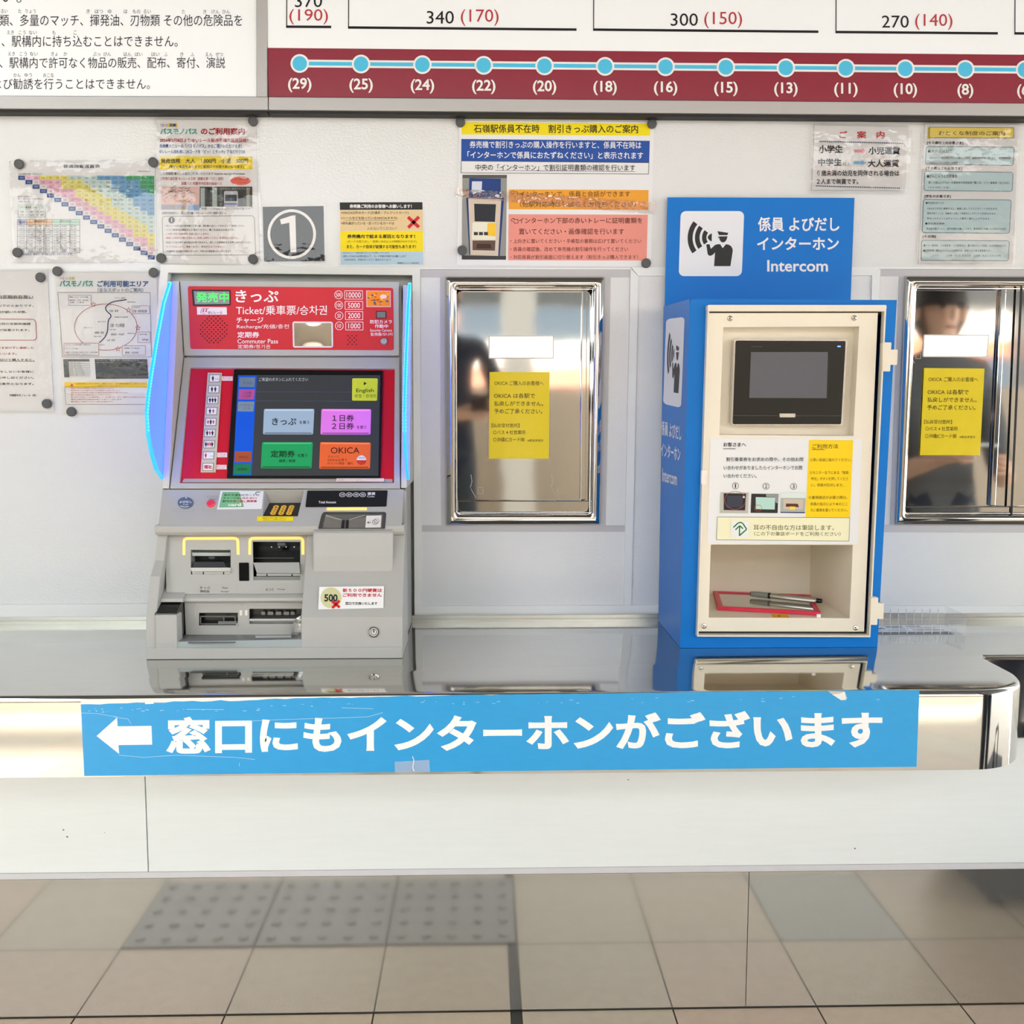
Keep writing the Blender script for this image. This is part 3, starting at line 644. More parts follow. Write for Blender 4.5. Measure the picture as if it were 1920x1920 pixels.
# -- discounts notice
def discount_notice():
    B = ink((70, 110, 130)); G = ink((60, 66, 72))
    def ex(mb, S, d):
        for q in (fq(1737, 274.5, 1902, 276, 1899.7, 310.3, 1735, 307.6), fq(1734, 321, 1899.5, 323, 1898, 358.8, 1732.5, 357), fq(1731.3, 374, 1896.3, 375, 1892.5, 437.5, 1729.3, 436.2), fq(1728, 450.6, 1892.6, 451.5, 1890.5, 489, 1727.2, 488)):
            q2 = rounded(q, 4); mb.face(S, q2, ink((204, 226, 230)), d); mb.line(S, q2+[q2[0]], .9, B, d+.0002)
        mb.face(S, fq(1742, 238.4, 1901, 239.6, 1901, 258.8, 1742, 258), ink((240, 222, 118)), d); mb.frame(S, fq(1742, 238.4, 1901, 239.6, 1901, 258.8, 1742, 258), .8, ink((70, 70, 60)), d+.0002); mb.face(S, fq(1740, 239.5, 1744.5, 239.5, 1743.5, 260.5, 1739, 260.5), ink((214, 196, 96)), d+.0002)
        e = d+.0003
        for t in [('おとくな制度のご案内', 1760, 245.4, 1884, 253.4, K, .0), ('[６５歳以上のお客さま]', 1738.5, 264.6, 1806, 271.2, K, .02), ('■免許返納割引', 1740, 280, 1785, 286.6, K, .0), ('運転免許証を自主返納された６５歳以上の方は、普通運賃が半額になります。（証明書類確認）', 1743, 293.6, 1896, 298, G), ('※OKICAでのご利用は対象外です。', 1743, 303, 1807, 307, G),
                  ('[７０歳以上のお客さま]', 1736, 312.4, 1804, 319, K, .02), ('■がんじゅう１日乗車券', 1738, 326.8, 1795, 333.4, K, 0), ('満７０歳以上の方は一日乗車券を特別価格で購入可、フリー乗車券（窓口販売）', 1740.6, 340, 1892.7, 344.6, G), ('（３００円／１日）', 1740.6, 349.4, 1780, 353.4, G),
                  ('[学生のお客さま]', 1733.6, 365, 1782.6, 371.4, K, .02), ('■学生割引ポイント', 1736, 378.4, 1770, 382.6, K), ('OKICAで平日に乗車すると、運賃に対してさらにポイントが付きます。', 1739, 389, 1871, 393, G), ('翌月のポイントは、自動的に計算して利用分としてポイントが付与されます。', 1738.5, 398, 1868, 402, G), ('貯まったポイントはチャージして乗車に使うことができます。', 1738.5, 407.6, 1857, 411.6, G), ('■学生用定期券', 1735, 417, 1771, 421.2, K), ('学生証の提示により、通学定期券を購入できます。普通運賃が半額になるOKICAも発行', 1737, 426.6, 1887, 430.8, G),
                  ('[その他]', 1730, 440.6, 1755, 446.8, K, .02), ('■フリー乗車券…１日乗車券・２日乗車券は、購入時から２４時間・４８時間有効です。', 1732, 458, 1887, 462.4, G), ('■回数券等…購入してから６か月間有効、全線の切り替え乗車券です。', 1731.6, 467.6, 1858, 471.6, G), ('１日券（大人）８００円　２日券（大人）１４００円', 1774, 477, 1876, 481.4, G)]:
            mb.text(S, t[0], t[1], t[2], t[3], t[4], t[5], e, t[6] if len(t) > 6 else 0, .004)
    poster('discount_notice', 'tall plastic-wrapped notice with yellow scroll title and four pale blue boxes', 'poster', WALL,
      fq(1734, 232, 1910, 233.5, 1900, 494, 1722, 493.5), fq(1731, 228.6, 1914, 230, 1903.5, 498, 1718.5, 497), [], [], ex)
discount_notice()
# -- commuter pass notice, cut by the left edge of the photo
def commuter_notice():
    def ex(mb, S, d):
        q = rounded(fq(-120, 598, 67, 598.5, 68.5, 638, -120, 637.5), 7); mb.line(S, q+[q[0]], 1.1, ink((170, 50, 60)), d)
        mb.line(S, [(-120, 558.5), (62, 559.5)], .7, K, d); mb.line(S, [(-120, 676.5), (65, 677.5)], .6, K, d)
    L = [('の運休となった場合の定期券取扱い', -92, 553.4, 62, 560, K, .01), ('台風接近時等の定期券の取扱いは以下のとおりです。', -125, 571, 63, 575.6, K, .01), ('運行できない日が二日以上続き、運行不能が続いた状態。', -140, 582.6, 50, 587.2, K, .01),
         ('駅窓口で継続して発売すれば、次回の定期券継続', -115, 605, 57, 609.4, K, .01), ('期間の始まりから、運休日数分が延長されます。', -110, 616.6, 55, 621, K, .01), ('※「継続」とは、日にちを空けずに連続した', -70, 650, 63, 654.2, DR, .01), ('期間で購入される場合をいいます。', -80, 661, 31, 665.4, DR, .01),
         ('期間終了後に購入、有効期間を空けて購入すると、', -110, 672.4, 64, 677, K, .01), ('対象期間内に、「継続」購入をしないお客様に', -105, 694.8, 63, 699, K, .01), ('つきましては、窓口に駅係員までお申し出ください。', -125, 706, 63, 710.2, K, .01), ('遅れた場合には、運賃差額の対象外となります。', -110, 717.6, 63, 721.8, K, .01), ('沖縄都市モノレール（株）', 17.5, 738.8, 68, 743.4, K, .01)]
    poster('commuter_notice', 'laminated text notice with a red rounded outline, cut by the left picture edge', 'poster', WALL,
      fq(-150, 508, 89, 508.5, 101, 771, -150, 771), fq(-156, 504, 93, 504.5, 105, 775.5, -156, 775.5), [], L, ex)
commuter_notice()
# -- pass area map
def area_map():
    def cv(x, y): return (x/6, 480+y/6)
    def ex(mb, S, d):
        mb.frame(S, [cv(650, 410), cv(1688, 412), cv(1705, 1135), cv(705, 1138)], .7, GREYI, d)
        R_ = ink((170, 84, 92)); pts = [cv(1190+352*math.cos(math.radians(a)), 800+260*math.sin(math.radians(a))) for a in range(0, 361, 8)]; mb.line(S, pts, 1, R_, d)
        c = [(1425, 490), (1360, 500), (1290, 510), (1245, 525), (1210, 550), (1188, 575), (1190, 605), (1215, 635), (1245, 660), (1248, 685), (1222, 715), (1214, 760), (1210, 840), (1198, 880), (1175, 920), (1140, 955), (1115, 975)]
        mb.line(S, [cv(*p) for p in c], 1.9, ink((62, 74, 120)), d+.0002)
        for (a, b, e, f), col in (((770, 440, 1025, 555), (150, 160, 190)), ((1485, 560, 1680, 650), (190, 150, 150)), ((1550, 855, 1690, 975), (190, 120, 120)), ((1375, 1010, 1635, 1115), (190, 100, 100)), ((720, 980, 1110, 1120), (190, 40, 50))):
            q = [cv(a, b), cv(e, b), cv(e, f), cv(a, f)]; mb.face(S, q, ink((232, 232, 234)), d+.0002); mb.frame(S, q, .7, ink(col), d+.0003)
        T = [('那覇バスターミナル方面', 780, 455, 990, 470), ('国際通り・牧志・県庁前', 780, 490, 990, 505), ('泊港・三重城', 780, 515, 945, 530), ('てだこ浦西', 1285, 465, 1410, 480), ('浦添前田', 1430, 512, 1520, 525), ('石嶺・首里', 1230, 605, 1330, 630), ('那覇市営団地', 1290, 680, 1440, 695), ('古島・市立病院前', 1240, 760, 1400, 800), ('おもろまち', 1100, 732, 1190, 745), ('安里・牧志', 1235, 822, 1300, 835), ('国際通り・平和通り', 1250, 870, 1400, 895), ('波の上ビーチ', 940, 800, 1040, 812), ('那覇港・若狭', 1065, 850, 1165, 875), ('奥武山公園', 1055, 900, 1135, 912), ('小禄・赤嶺', 1200, 935, 1290, 960), ('那覇空港', 1115, 994, 1175, 1005), ('豊見城方面', 1435, 865, 1515, 877), ('〈首里城〉', 1495, 570, 1580, 582), ('石畳・首里城公園', 1495, 605, 1650, 635), ('〈識名園〉', 1560, 875, 1660, 888), ('世界遺産', 1600, 930, 1670, 955), ('〈那覇バス車庫〉', 1390, 1030, 1575, 1045), ('国場・長田線', 1410, 1075, 1555, 1098), ('バスモノパス対象区間（那覇市内）', 730, 990, 1020, 1006), ('ゆいレール 全線', 735, 1035, 875, 1048), ('那覇バス市内線と指定された一部の路線', 735, 1075, 1098, 1092), ('（詳細は路線図をご確認ください）', 740, 1100, 1070, 1113)]
        for s, a, b, e, f in T: p, q = cv(a, b), cv(e, f); mb.text(S, s, p[0], p[1], q[0], q[1], ink((84, 88, 104)), d+.0005)
        for x, y in ((1050, 545), (1445, 610), (1550, 810), (1325, 1045)):
            st = [cv(x+(30 if k % 2 == 0 else 12)*math.sin(math.pi*k/5), y-(30 if k % 2 == 0 else 12)*math.cos(math.pi*k/5)) for k in range(11)]; mb.line(S, st, .6, ink((206, 90, 80)), d+.0005)
        mb.face(S, [cv(710, 1160), cv(1005, 1160), cv(1018, 1365), cv(722, 1365)], ink((226, 228, 228)), d); mb.face(S, [cv(710, 1160), cv(1005, 1160), cv(1007, 1186), cv(712, 1186)], ink((90, 96, 98)), d+.0002); mb.face(S, [cv(710, 1160), cv(770, 1160), cv(782, 1365), cv(722, 1365)], ink((96, 102, 104)), d+.0003)
        for k in range(7): mb.line(S, [cv(772, 1210+k*23), cv(1012, 1210+k*23)], .4, GREYI, d+.0003); mb.text(S, '路線 %d番 市内線' % (k*3+2), *cv(785, 1192+k*23), *cv(900+9*k, 1203+k*23), GREYI, d+.0004)
        mb.face(S, [cv(1065, 1160), cv(1655, 1160), cv(1670, 1380), cv(1080, 1383)], ink((62, 64, 64)), d); mb.text(S, 'ゆいレール　那覇バス　時刻表はこちら', *cv(1080, 1166), *cv(1560, 1180), ink((200, 200, 200)), d+.0002); mb.text(S, 'ホームページ', *cv(1085, 1190), *cv(1270, 1204), ink((200, 200, 200)), d+.0002); mb.text(S, 'のりば案内', *cv(1490, 1190), *cv(1605, 1204), ink((200, 200, 200)), d+.0002)
        mb.face(S, [cv(725, 1420), cv(1700, 1422), cv(1702, 1475), cv(727, 1475)], ink((250, 216, 30)), d); mb.face(S, [cv(808, 1430), cv(830, 1466), cv(786, 1466)], ink((210, 70, 40)), d+.0002)
        mb.text(S, 'ご利用の際は必ず有効期限をご確認ください。改札機及び運転手にご提示ください', *cv(850, 1430), *cv(1640, 1444), ink((120, 90, 20)), d+.0002); mb.text(S, '再発行はいたしません', *cv(1100, 1452), *cv(1380, 1466), ink((140, 60, 20)), d+.0002)
        mb.frame(S, [cv(727, 1475), cv(1702, 1475), cv(1706, 1670), cv(740, 1670)], .6, GREYI, d)
        for k, (s, e) in enumerate((('●購入当日のみ有効（払戻しはいたしません）', 1280), ('●改札機でうまく通れないときは係員までお申し出ください', 1365), ('●那覇市外の区間を利用する場合は別途運賃が必要となります', 1440), ('●バス車内での販売は行っておりません', 1250), ('●小児のご利用、バスの乗車時は一人一枚必要です。また、高速バスは利用できません', 1640), ('●券の譲渡及び転売は固くお断りいたします', 1370), ('●係員にご提示いただく場合があります', 1270))):
            mb.text(S, s, *cv(800, 1482+25*k), *cv(e, 1494+25*k), ink((200, 80, 80)), d+.0002)
    poster('area_map_poster', 'laminated area map poster with blue heading and thin red route loop', 'poster', WALL,
      fq(104, 511, 294, 511.5, 300, 774, 119.5, 774.5), fq(101, 507.5, 297.8, 508, 305, 778.5, 116.5, 778.5), [],
      [('バスモノパス', 111.7, 525.5, 175, 537.5, TEAL, .045), ('ぐるっと', 113, 519.5, 128, 524.5, ink((190, 150, 170)), .02), ('那覇', 129, 519.5, 140, 524.5, ink((220, 210, 130)), .02), ('ご利用可能エリア', 182.5, 526, 278.5, 538.2, ink((40, 96, 160)), .03), ('（主なスポットのご案内）', 183, 540, 268.5, 547.6, ink((60, 100, 150)), .005)], ex)
area_map()
# -- yellow refund notices in the two shutter windows
def refund(label, S, film_q, yq):
    src = fq(918, 697.4, 1030.5, 698, 1029, 860, 916.5, 860)
    def pm(u, v):
        s, t = (u-917.3)/112.5, (v-697.6)/162.4
        return bil(yq, s, t)
    r = thing('refund_notice', label, 'notice', S(*film_q[3], .004), 'yellow refund notices in the shutter windows')
    mb = MB(); mb.slab(S, yq, mat('yellow_paper', (248, 224, 8), .5), .004, .0006); mb.build('sheet', r)
    mb = MB(); I = ink((72, 60, 10))
    for st, a, b, c, d, bo in (('OKICA ご購入のお客様へ', 926.4, 714, 1019, 722.6, 0), ('OKICA は各駅で', 925.8, 737.4, 1002.7, 746.6, .006), ('払戻しができません。', 926.4, 752, 1018.3, 761, .006), ('予めご了承ください。', 926.4, 766.4, 1017, 775.6, .006), ('【払戻受付箇所】', 922, 794, 974, 801.6, 0), ('○バス 4 社営業所', 925.3, 806.6, 985.7, 814.4, 0), ('○沖縄ICカード㈱', 925.3, 820, 984, 828.6, 0), ('※郵送手続き', 989.6, 823.6, 1019, 828.2, 0)):
        mb.text(S, st, a, b, c, d, I, .0045, bo, 0, pm)
    mb.build('lettering', r)
    mb = MB(); mb.face(S, film_q, lam_flat, .0052); mb.build('laminate_film', r)
refund('yellow laminated refund notice in the shutter window beside the ticket machine', SP1, fq(914, 689.6, 1034, 691.4, 1031.8, 867.7, 912.3, 865.9), fq(918, 697.4, 1030.5, 698, 1029, 860, 916.5, 860))
refund('yellow laminated refund notice in the shutter window beyond the blue cabinet', SP2, fq(1730, 684.4, 1849, 685.5, 1839, 863, 1719, 861), fq(1732.8, 690, 1846, 691, 1837.5, 853.5, 1725, 853.5))
# -- magnets
def magnets():
    base = None
    L = [(475, 228, 'upper right corner of the bus pass poster'), (303, 484.5, 'lower left corner of the bus pass poster'), (475, 486.5, 'lower right corner of the bus pass poster'), (288, 305, 'upper right corner of the fare table'), (37, 308.5, 'upper left corner of the fare table'), (34, 474, 'lower left corner of the fare table'),
         (77, 520.5, 'upper right corner of the commuter notice'), (89, 757, 'lower right corner of the commuter notice'), (108.7, 509, 'upper left corner of the area map'), (289, 511.5, 'upper right corner of the area map'), (135, 772, 'bottom edge of the area map'),
         (863.3, 230, 'upper left corner of the intercom guide'), (1222, 233, 'upper right corner of the intercom guide'), (866.5, 470, 'lower left corner of the intercom guide'), (1211, 494, 'lower right corner of the intercom guide')]
    for u, v, s in L:
        p = WALL(u, v, .0034)
        if base is None:
            mb = MB(); n = 28; prof = [(.0095, 0), (.0100, .0012), (.0100, .0055), (.0093, .0066), (.0075, .0070)]
            rings = [[p+Vector((r*math.cos(2*math.pi*k/n), -h, r*math.sin(2*math.pi*k/n))) for k in range(n)] for r, h in prof]
            for a, b in zip(rings[:-1], rings[1:]): mb.add(a+b, [(k, (k+1) % n, n+(k+1) % n, n+k) for k in range(n)], magnet_m)
            mb.add(rings[-1], [range(n)], magnet_m); mb.add(rings[0], [range(n)], magnet_m)
            mb.v = [q-p for q in mb.v]; o = mb.build('magnet', None, solid=True); base = o
        else: o = base.copy(); COL.objects.link(o)
        o.location = p; tag(o, 'round dark grey magnet at the '+s, 'magnet', 'round grey magnets on the wall')
magnets()

# ================================================================== TICKET MACHINE
XL, XR = -.6358, -.155
def machine():
    r = thing('ticket_machine', 'grey and red ticket vending machine with glowing blue side fins on the counter', 'ticket machine', (-.395, -.18, .758))
    U = through(-.0938, 1.4861, -.0805, 1.3338); SCN = through(-.0806, 1.3316, -.2072, 1.0695); CO = through(-.206, 1.066, -.262, 1.002)
    RP1 = through(-.206, 1.066, -.3295, .8363); RP2 = through(-.3295, .8363, -.338, .758)
    SF = through(-.232, .986, -.283, .870)
    def add(mb, name, **k): return mb.build(name, r, **k)
    # casing behind the faces
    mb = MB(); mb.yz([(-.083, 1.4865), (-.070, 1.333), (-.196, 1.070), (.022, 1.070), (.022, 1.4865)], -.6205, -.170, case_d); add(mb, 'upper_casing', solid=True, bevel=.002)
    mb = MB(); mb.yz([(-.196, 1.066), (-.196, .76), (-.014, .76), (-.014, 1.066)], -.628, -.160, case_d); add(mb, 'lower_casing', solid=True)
    # ---------- header
    hd = None
    mb = MB(); mb.slab(U, fq(337, 526, 748, 528.5, 749, 667, 345, 667), case_m, 0, .012); hd = add(mb, 'header_frame', solid=True, bevel=.0015)
    mb = MB(); mb.slab(U, rounded(fq(352, 536.5, 737, 539.8, 738.3, 656.8, 357, 654.4), 4), red_m, .0012, .002); hp = mb.build('header_panel', r)
    D = .0016; S = U
    mb = MB(); W_ = WHT
    def t(*a, **k): mb.text(S, *a[:5], a[5] if len(a) > 5 else W_, D, a[6] if len(a) > 6 else 0)
    t('きっぷ', 441.5, 543.8, 522, 567, W_, .018); t('Ticket/乗車票/승차권', 442.7, 572.6, 613, 590.5, W_, .004); t('チャージ', 443.4, 594.8, 493.7, 606.2, W_, .014); t('Recharge/充値/충전', 444, 608, 541.6, 617.4, W_)
    t('定期券', 445, 622, 486.2, 633.4, W_, .016); t('Commuter Pass', 445.2, 635.6, 521.2, 644, W_); t('定期券/정기권', 446, 646, 506.2, 653.6, W_)
    for (cx, cy), s in zip(((634.8, 552.7), (635.3, 572.3), (635.8, 592), (636.2, 611)), ('500', '100', '50', '10')):
        mb.ring(S, ell(cx, cy, 7.8, 7.9), ell(cx, cy, 6.9, 7), W_, D); w = 4.8 if len(s) == 3 else 3.2; t(s, cx-w, cy-3.6, cx+w, cy+3.6)
    for (a, b, c, d), s in zip(((646.3, 545.2, 679.8, 560.9), (647, 565.1, 680.2, 580), (647.6, 584.2, 680.3, 599.5), (648.2, 603.8, 680.7, 618.6)), ('10000', '5000', '2000', '1000')):
        mb.frame(S, rect(a, b, c, d), .9, W_, D); w = 13.4 if len(s) == 5 else 11.4; m_ = (a+c)/2; t(s, m_-w, b+2.6, m_+w, d-2.6, W_, .004)
    t('防犯カメラ', 694, 599.6, 735, 606.8, W_, .01); t('作動中', 702.6, 608, 727.8, 615.2, W_, .01); t('Security Camera', 694, 616.8, 735, 623.2); t('監視器/모니터', 695, 623.6, 735.8, 629.6)
    mb.build('lettering', hp)
    mb = MB(); mb.slab(S, rounded(fq(359.4, 543, 431.7, 543.6, 432, 572.5, 362, 573.6), 1), black_m, .003, .002); ls = add(mb, 'status_sign')
    mb = MB(); mb.face(S, fq(363.2, 546, 430, 546.4, 430.3, 570, 365.3, 570.8), mat('status_window_grey', (140, 146, 143), .25), .0034); 
    mb.text(S, '発売中', 368, 548.3, 429, 566.8, mat('green_led_text', (60, 255, 90), .5, emit=.35, emit_rgb=(30, 255, 70), var=0), .0037, .008); mb.build('sign_window', ls)
    mb = MB(); mb.face(S, fq(369, 575.6, 425, 576, 425.5, 590, 369.6, 590), ink((240, 226, 226)), .0018)
    c = ink((190, 60, 70)); pts = [(376, 587), (378, 580), (381, 578), (382.5, 581), (381.5, 585.5), (380, 584), (383, 579), (386, 577.6), (387.6, 580), (387, 585), (385.5, 583.5), (389, 578.6), (392, 577.8)]
    mb.line(S, pts, 1.1, c, .0022); mb.line(S, [(378, 586.5), (381, 588.8), (385, 588)], .9, ink((220, 110, 120)), .0022); mb.text(S, 'ゆいレール', 390, 583.2, 417, 589, ink((60, 50, 60)), .0022, .01); add(mb, 'logo_sticker')
    hole = mat('speaker_hole', (70, 8, 14), .8, var=0)
    mb = MB()
    for j in range(13):
        for i in range(-6, 7):
            x = 400.6+i*8.15+(4.07 if j % 2 else 0); y = 593.6+j*4.07
            if (x-400.6)**2+(y-618)**2 < 26.2**2: mb.face(S, ell(x, y, 1.35, 1.35, 8), hole, .0017)
    add(mb, 'speaker_grille')
    mb = MB()
    for j in range(5):
        for i in range(3):
            x = 652.3+i*7.9+(3.95 if j % 2 else 0)
            if i == 2 and j % 2: continue
            mb.face(S, ell(x, 629.6+j*4, 1.3, 1.3, 8), hole, .0017)
    add(mb, 'microphone_holes')
    mb = MB(); mb.slab(S, rounded(fq(548.3, 602.7, 624, 603.2, 624.6, 651.8, 549.3, 651.8), 4), mat('mirror_white_frame', (232, 226, 226), .35), .0035, .003); mf = add(mb, 'mirror', bevel=.0008)
    mb = MB(); n = 10
    q = fq(551.3, 605.6, 621.2, 606, 621.8, 648.9, 552.2, 649); vs = []
    for j in range(n+1):
        for i in range(n+1):
            s_, t_ = i/n, j/n; u, v = bil(q, s_, t_); vs.append(S(u, v,   .0037+.0008*(1-(2*s_-1)**2)*(1-(2*t_-1)**2)))
    mb.add(vs, [(j*(n+1)+i, (j+1)*(n+1)+i, (j+1)*(n+1)+i+1, j*(n+1)+i+1) for j in range(n) for i in range(n)], steel_m); mb.build('mirror_glass', mf, smooth=True)
    mb = MB(); q = fq(686.6, 544.7, 732.4, 545.2, 732.8, 575.8, 687, 575.6); mb.face(S, q, ink((238, 196, 190)), .0018); q = fq(688, 546, 731, 546.4, 731.4, 574.4, 688.4, 574.4); mb.face(S, q, ink((246, 146, 40)), .0021)
    rn = random.Random(5)
    for i in range(22):
        x, y = rn.uniform(691, 728), rn.uniform(548.5, 572); mb.face(S, ell(x, y, rn.uniform(1.2, 3), rn.uniform(.9, 2), 9), ink(rn.choice([(230, 90, 40), (250, 190, 70), (60, 80, 130), (220, 60, 50), (255, 170, 60), (70, 130, 70)])), .0024+i*.00001)
    mb.face(S, ell(719, 556, 6.5, 4, 16), ink((250, 214, 206)), .003); mb.line(S, [(697, 563.5), (712, 561.5)], 1.3, ink((110, 50, 40)), .003); add(mb, 'promotion_card')
    mb = MB(); mb.slab(S, fq(705, 583, 724.2, 583, 724.4, 597, 705.3, 597), ink((60, 20, 24)), .0025, .002); mb.face(S, fq(706.7, 584.6, 722.6, 584.6, 722.8, 595.5, 707, 595.5), mat('camera_window_grey', (122, 128, 124), .2), .0029); add(mb, 'camera_window')
    def lock(nm, S, cx, cy, rad, par, d=.002):
        mb = MB(); p = S(cx, cy, d); rr = (S(cx+rad, cy, d)-p).length
        mb.tube([p, p+S.n*.003, p+S.n*.0042], [rr, rr, rr*.82], steel_m, 24); 
        mb.face(S, ell(cx, cy, rad*.78, rad*.78), ink((214, 212, 210)), d+.0045); mb.ring(S, ell(cx, cy, rad*.62, rad*.62), ell(cx, cy, rad*.5, rad*.5), ink((70, 66, 66)), d+.0047); mb.line(S, [(cx, cy-rad*.45), (cx, cy+rad*.1)], rad*.22, dark_m, d+.0049)
        return mb.build(nm, par, solid=False)
    lock('key_lock', U, 720, 639.5, 6.6, r)
    # ---------- screen
    mb = MB(); op = fq(356.5, 689, 740, 691, 738.5, 905, 337, 905.5)
    mb.plate(SCN, fq(345, 670, 749, 670, 750, 915.5, 318.5, 915.5), [op], case_m, 0, .011); sf = add(mb, 'screen_frame', solid=True, bevel=.0015)
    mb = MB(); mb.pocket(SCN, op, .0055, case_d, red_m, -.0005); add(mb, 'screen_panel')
    dd = -.0055
    mb = MB(); mb.face(SCN, fq(345, 897.6, 735.5, 898.2, 736, 904.6, 341, 904.6), case_d, dd+.0006); add(mb, 'panel_sill')
    mb = MB(); mb.slab(SCN, fq(439, 692.6, 717.6, 695, 713, 896.4, 425.4, 896.4), black_m, dd+.0045, .004); ts = add(mb, 'touch_screen', bevel=.0008)
    def ui(name, rgb, e=.16): return mat('screen_'+name, rgb, .15, emit=e*.35, var=0)
    S = SCN; D = dd+.0049
    mb = MB(); mb.face(S, fq(446.3, 703, 713, 703.4, 709.3, 892, 436.2, 892), ui('grey', (58, 61, 62), .3), D); mb.build('display', ts)
    mb = MB(); e = D+.0003
    mb.face(S, fq(447, 704.7, 481.5, 704.4, 471.6, 892, 437, 891.6), ui('blue', (22, 84, 196), .3), e)
    def TT(s, a, b, c, d, rgb=(20, 24, 30), bo=0.012): mb.text(S, s, a, b, c, d, ink(rgb), e+.0008, bo)
    for q, c in ((fq(449, 707.5, 478.6, 707.5, 477, 725.8, 448, 725.5), (104, 122, 140)), (fq(448, 730, 478, 730, 476.2, 749, 447, 748.6), (170, 82, 140)), (fq(446.4, 753, 477, 753, 475, 771.6, 445.6, 771.4), (120, 138, 152)), (fq(440.6, 846.5, 471.6, 846.5, 470.4, 866.4, 439.6, 866.2), (160, 78, 50)), (fq(439, 870, 470.6, 870, 469.6, 889.6, 437.8, 889.4), (34, 120, 76))): mb.face(S, q, ui('tab_%d' % c[0], c, .22), e+.0004)
    TT('きっぷ', 456, 715, 472, 720, (60, 76, 92), .0); TT('１日券', 455, 734, 471, 738.6, (120, 52, 100), .0); TT('２日券', 454.6, 740.5, 471, 745, (120, 52, 100), .0); TT('バスモノ', 449.6, 757, 474, 762, (60, 74, 88), 0); TT('パス', 456.6, 763.6, 469, 768, (60, 74, 88), 0); TT('OKICA', 448, 855, 464, 859.4, (110, 46, 28), 0); TT('定期券', 446, 877, 464, 882.4, (20, 72, 46), 0)
    for y in (734.7, 751.8): mb.line(S, [(481.5-(y-704)*.053, y), (661, y+.4)], .6, ui('line', (76, 92, 112)), e)
    TT('ご希望のボタンにふれてください', 485.8, 708, 577.6, 714.8, (206, 212, 212), 0)
    B = [(fq(660.4, 709.2, 708.4, 709.4, 707, 751.4, 660, 751.2), (188, 200, 58)), (fq(495, 766.7, 589.5, 766.7, 587, 814.7, 493, 814.4), (150, 172, 190)), (fq(602.8, 766.8, 696, 767.2, 694.5, 815, 600.8, 814.8), (214, 120, 214)), (fq(491.5, 829, 586.7, 829, 584.3, 878.2, 489, 878.2), (36, 150, 88)), (fq(600.3, 829, 695.2, 829.6, 693.7, 879, 598.4, 879), (216, 98, 52))]
    for q, c in B:
        mb.face(S, rounded(q, 2.5, 3), ui('btn_%d' % c[0], c, .3), e+.0003)
        if c[0] != 188:
            hi = tuple(min(255, x+34) for x in c); lo = tuple(int(x*.72) for x in c)
            mb.face(S, [bil(q, .02, .02), bil(q, .98, .02), bil(q, .96, .07), bil(q, .04, .07)], ui('edge_%d' % hi[0], hi, .3), e+.0005); mb.face(S, [bil(q, .02, .98), bil(q, .98, .98), bil(q, .96, .92), bil(q, .04, .92)], ui('edge_%d' % lo[0], lo, .3), e+.0005)
    mb.face(S, fq(682, 715.8, 682, 722.4, 688, 719), ink((50, 60, 20)), e+.0008); TT('English', 668, 728.4, 700.6, 737.6, (40, 46, 20), .006); TT('中文・한국어', 665, 738.8, 704.5, 746, (96, 108, 30), 0)
    TT('きっぷ', 510, 783.6, 555.5, 797, (26, 36, 50), .016); TT('を買う', 561.5, 789, 579.6, 795.2, (44, 56, 70), .01); TT('１日券', 623, 777.6, 664, 790.2, (44, 20, 56), .012); TT('２日券', 622, 792.6, 664, 805.2, (44, 20, 56), .012); TT('を買う', 669, 798, 686.6, 804.2, (90, 44, 96), .01)
    TT('定期券', 507.6, 844.6, 553.2, 857.6, (8, 40, 24), .014); TT('を買う', 558, 851, 576, 857.2, (10, 60, 34), .01); TT('継続／新規', 523, 861, 553.6, 867, (10, 64, 36), .008); TT('OKICA', 620, 838.8, 674, 850.2, (70, 26, 12), .004); TT('チャージ', 614.8, 854, 636, 858.6, (110, 40, 18), 0); TT('OKICAを買う', 614, 860, 650.6, 865, (110, 40, 18), 0); TT('ポイント照会・還元', 613.5, 866.4, 662, 871.2, (110, 40, 18), 0)
    mb.face(S, ell(677.7, 862.8, 9, 9), ink((204, 56, 40)), e+.0006); mb.face(S, ell(677.7, 862.8, 9, 9, 14, 180, 360), ink((236, 236, 236)), e+.0008); mb.text(S, 'OKICA', 671.5, 856.5, 684, 860, ink((60, 90, 130)), e+.001, .01)
    mb.build('menu_graphics', ts)
    # passenger buttons
    mb = MB(); mb.slab(SCN, fq(389.5, 698.6, 415.8, 699, 404, 885.3, 376.2, 885.3), mat('button_strip_beige', (206, 198, 178), .5), dd+.003, .0028); bs = add(mb, 'passenger_button_strip', bevel=.0005)
    rows = [(345, 122, 'Ax'), (338, 207, 'AA'), (330, 292, 'AAA'), (322, 378, 'Ac'), (315, 463, 'cAc'), (308, 550, 'AcA'), (302, 638, 'AccA'), (297, 725, 'cx'), (293, 815, 'F')]
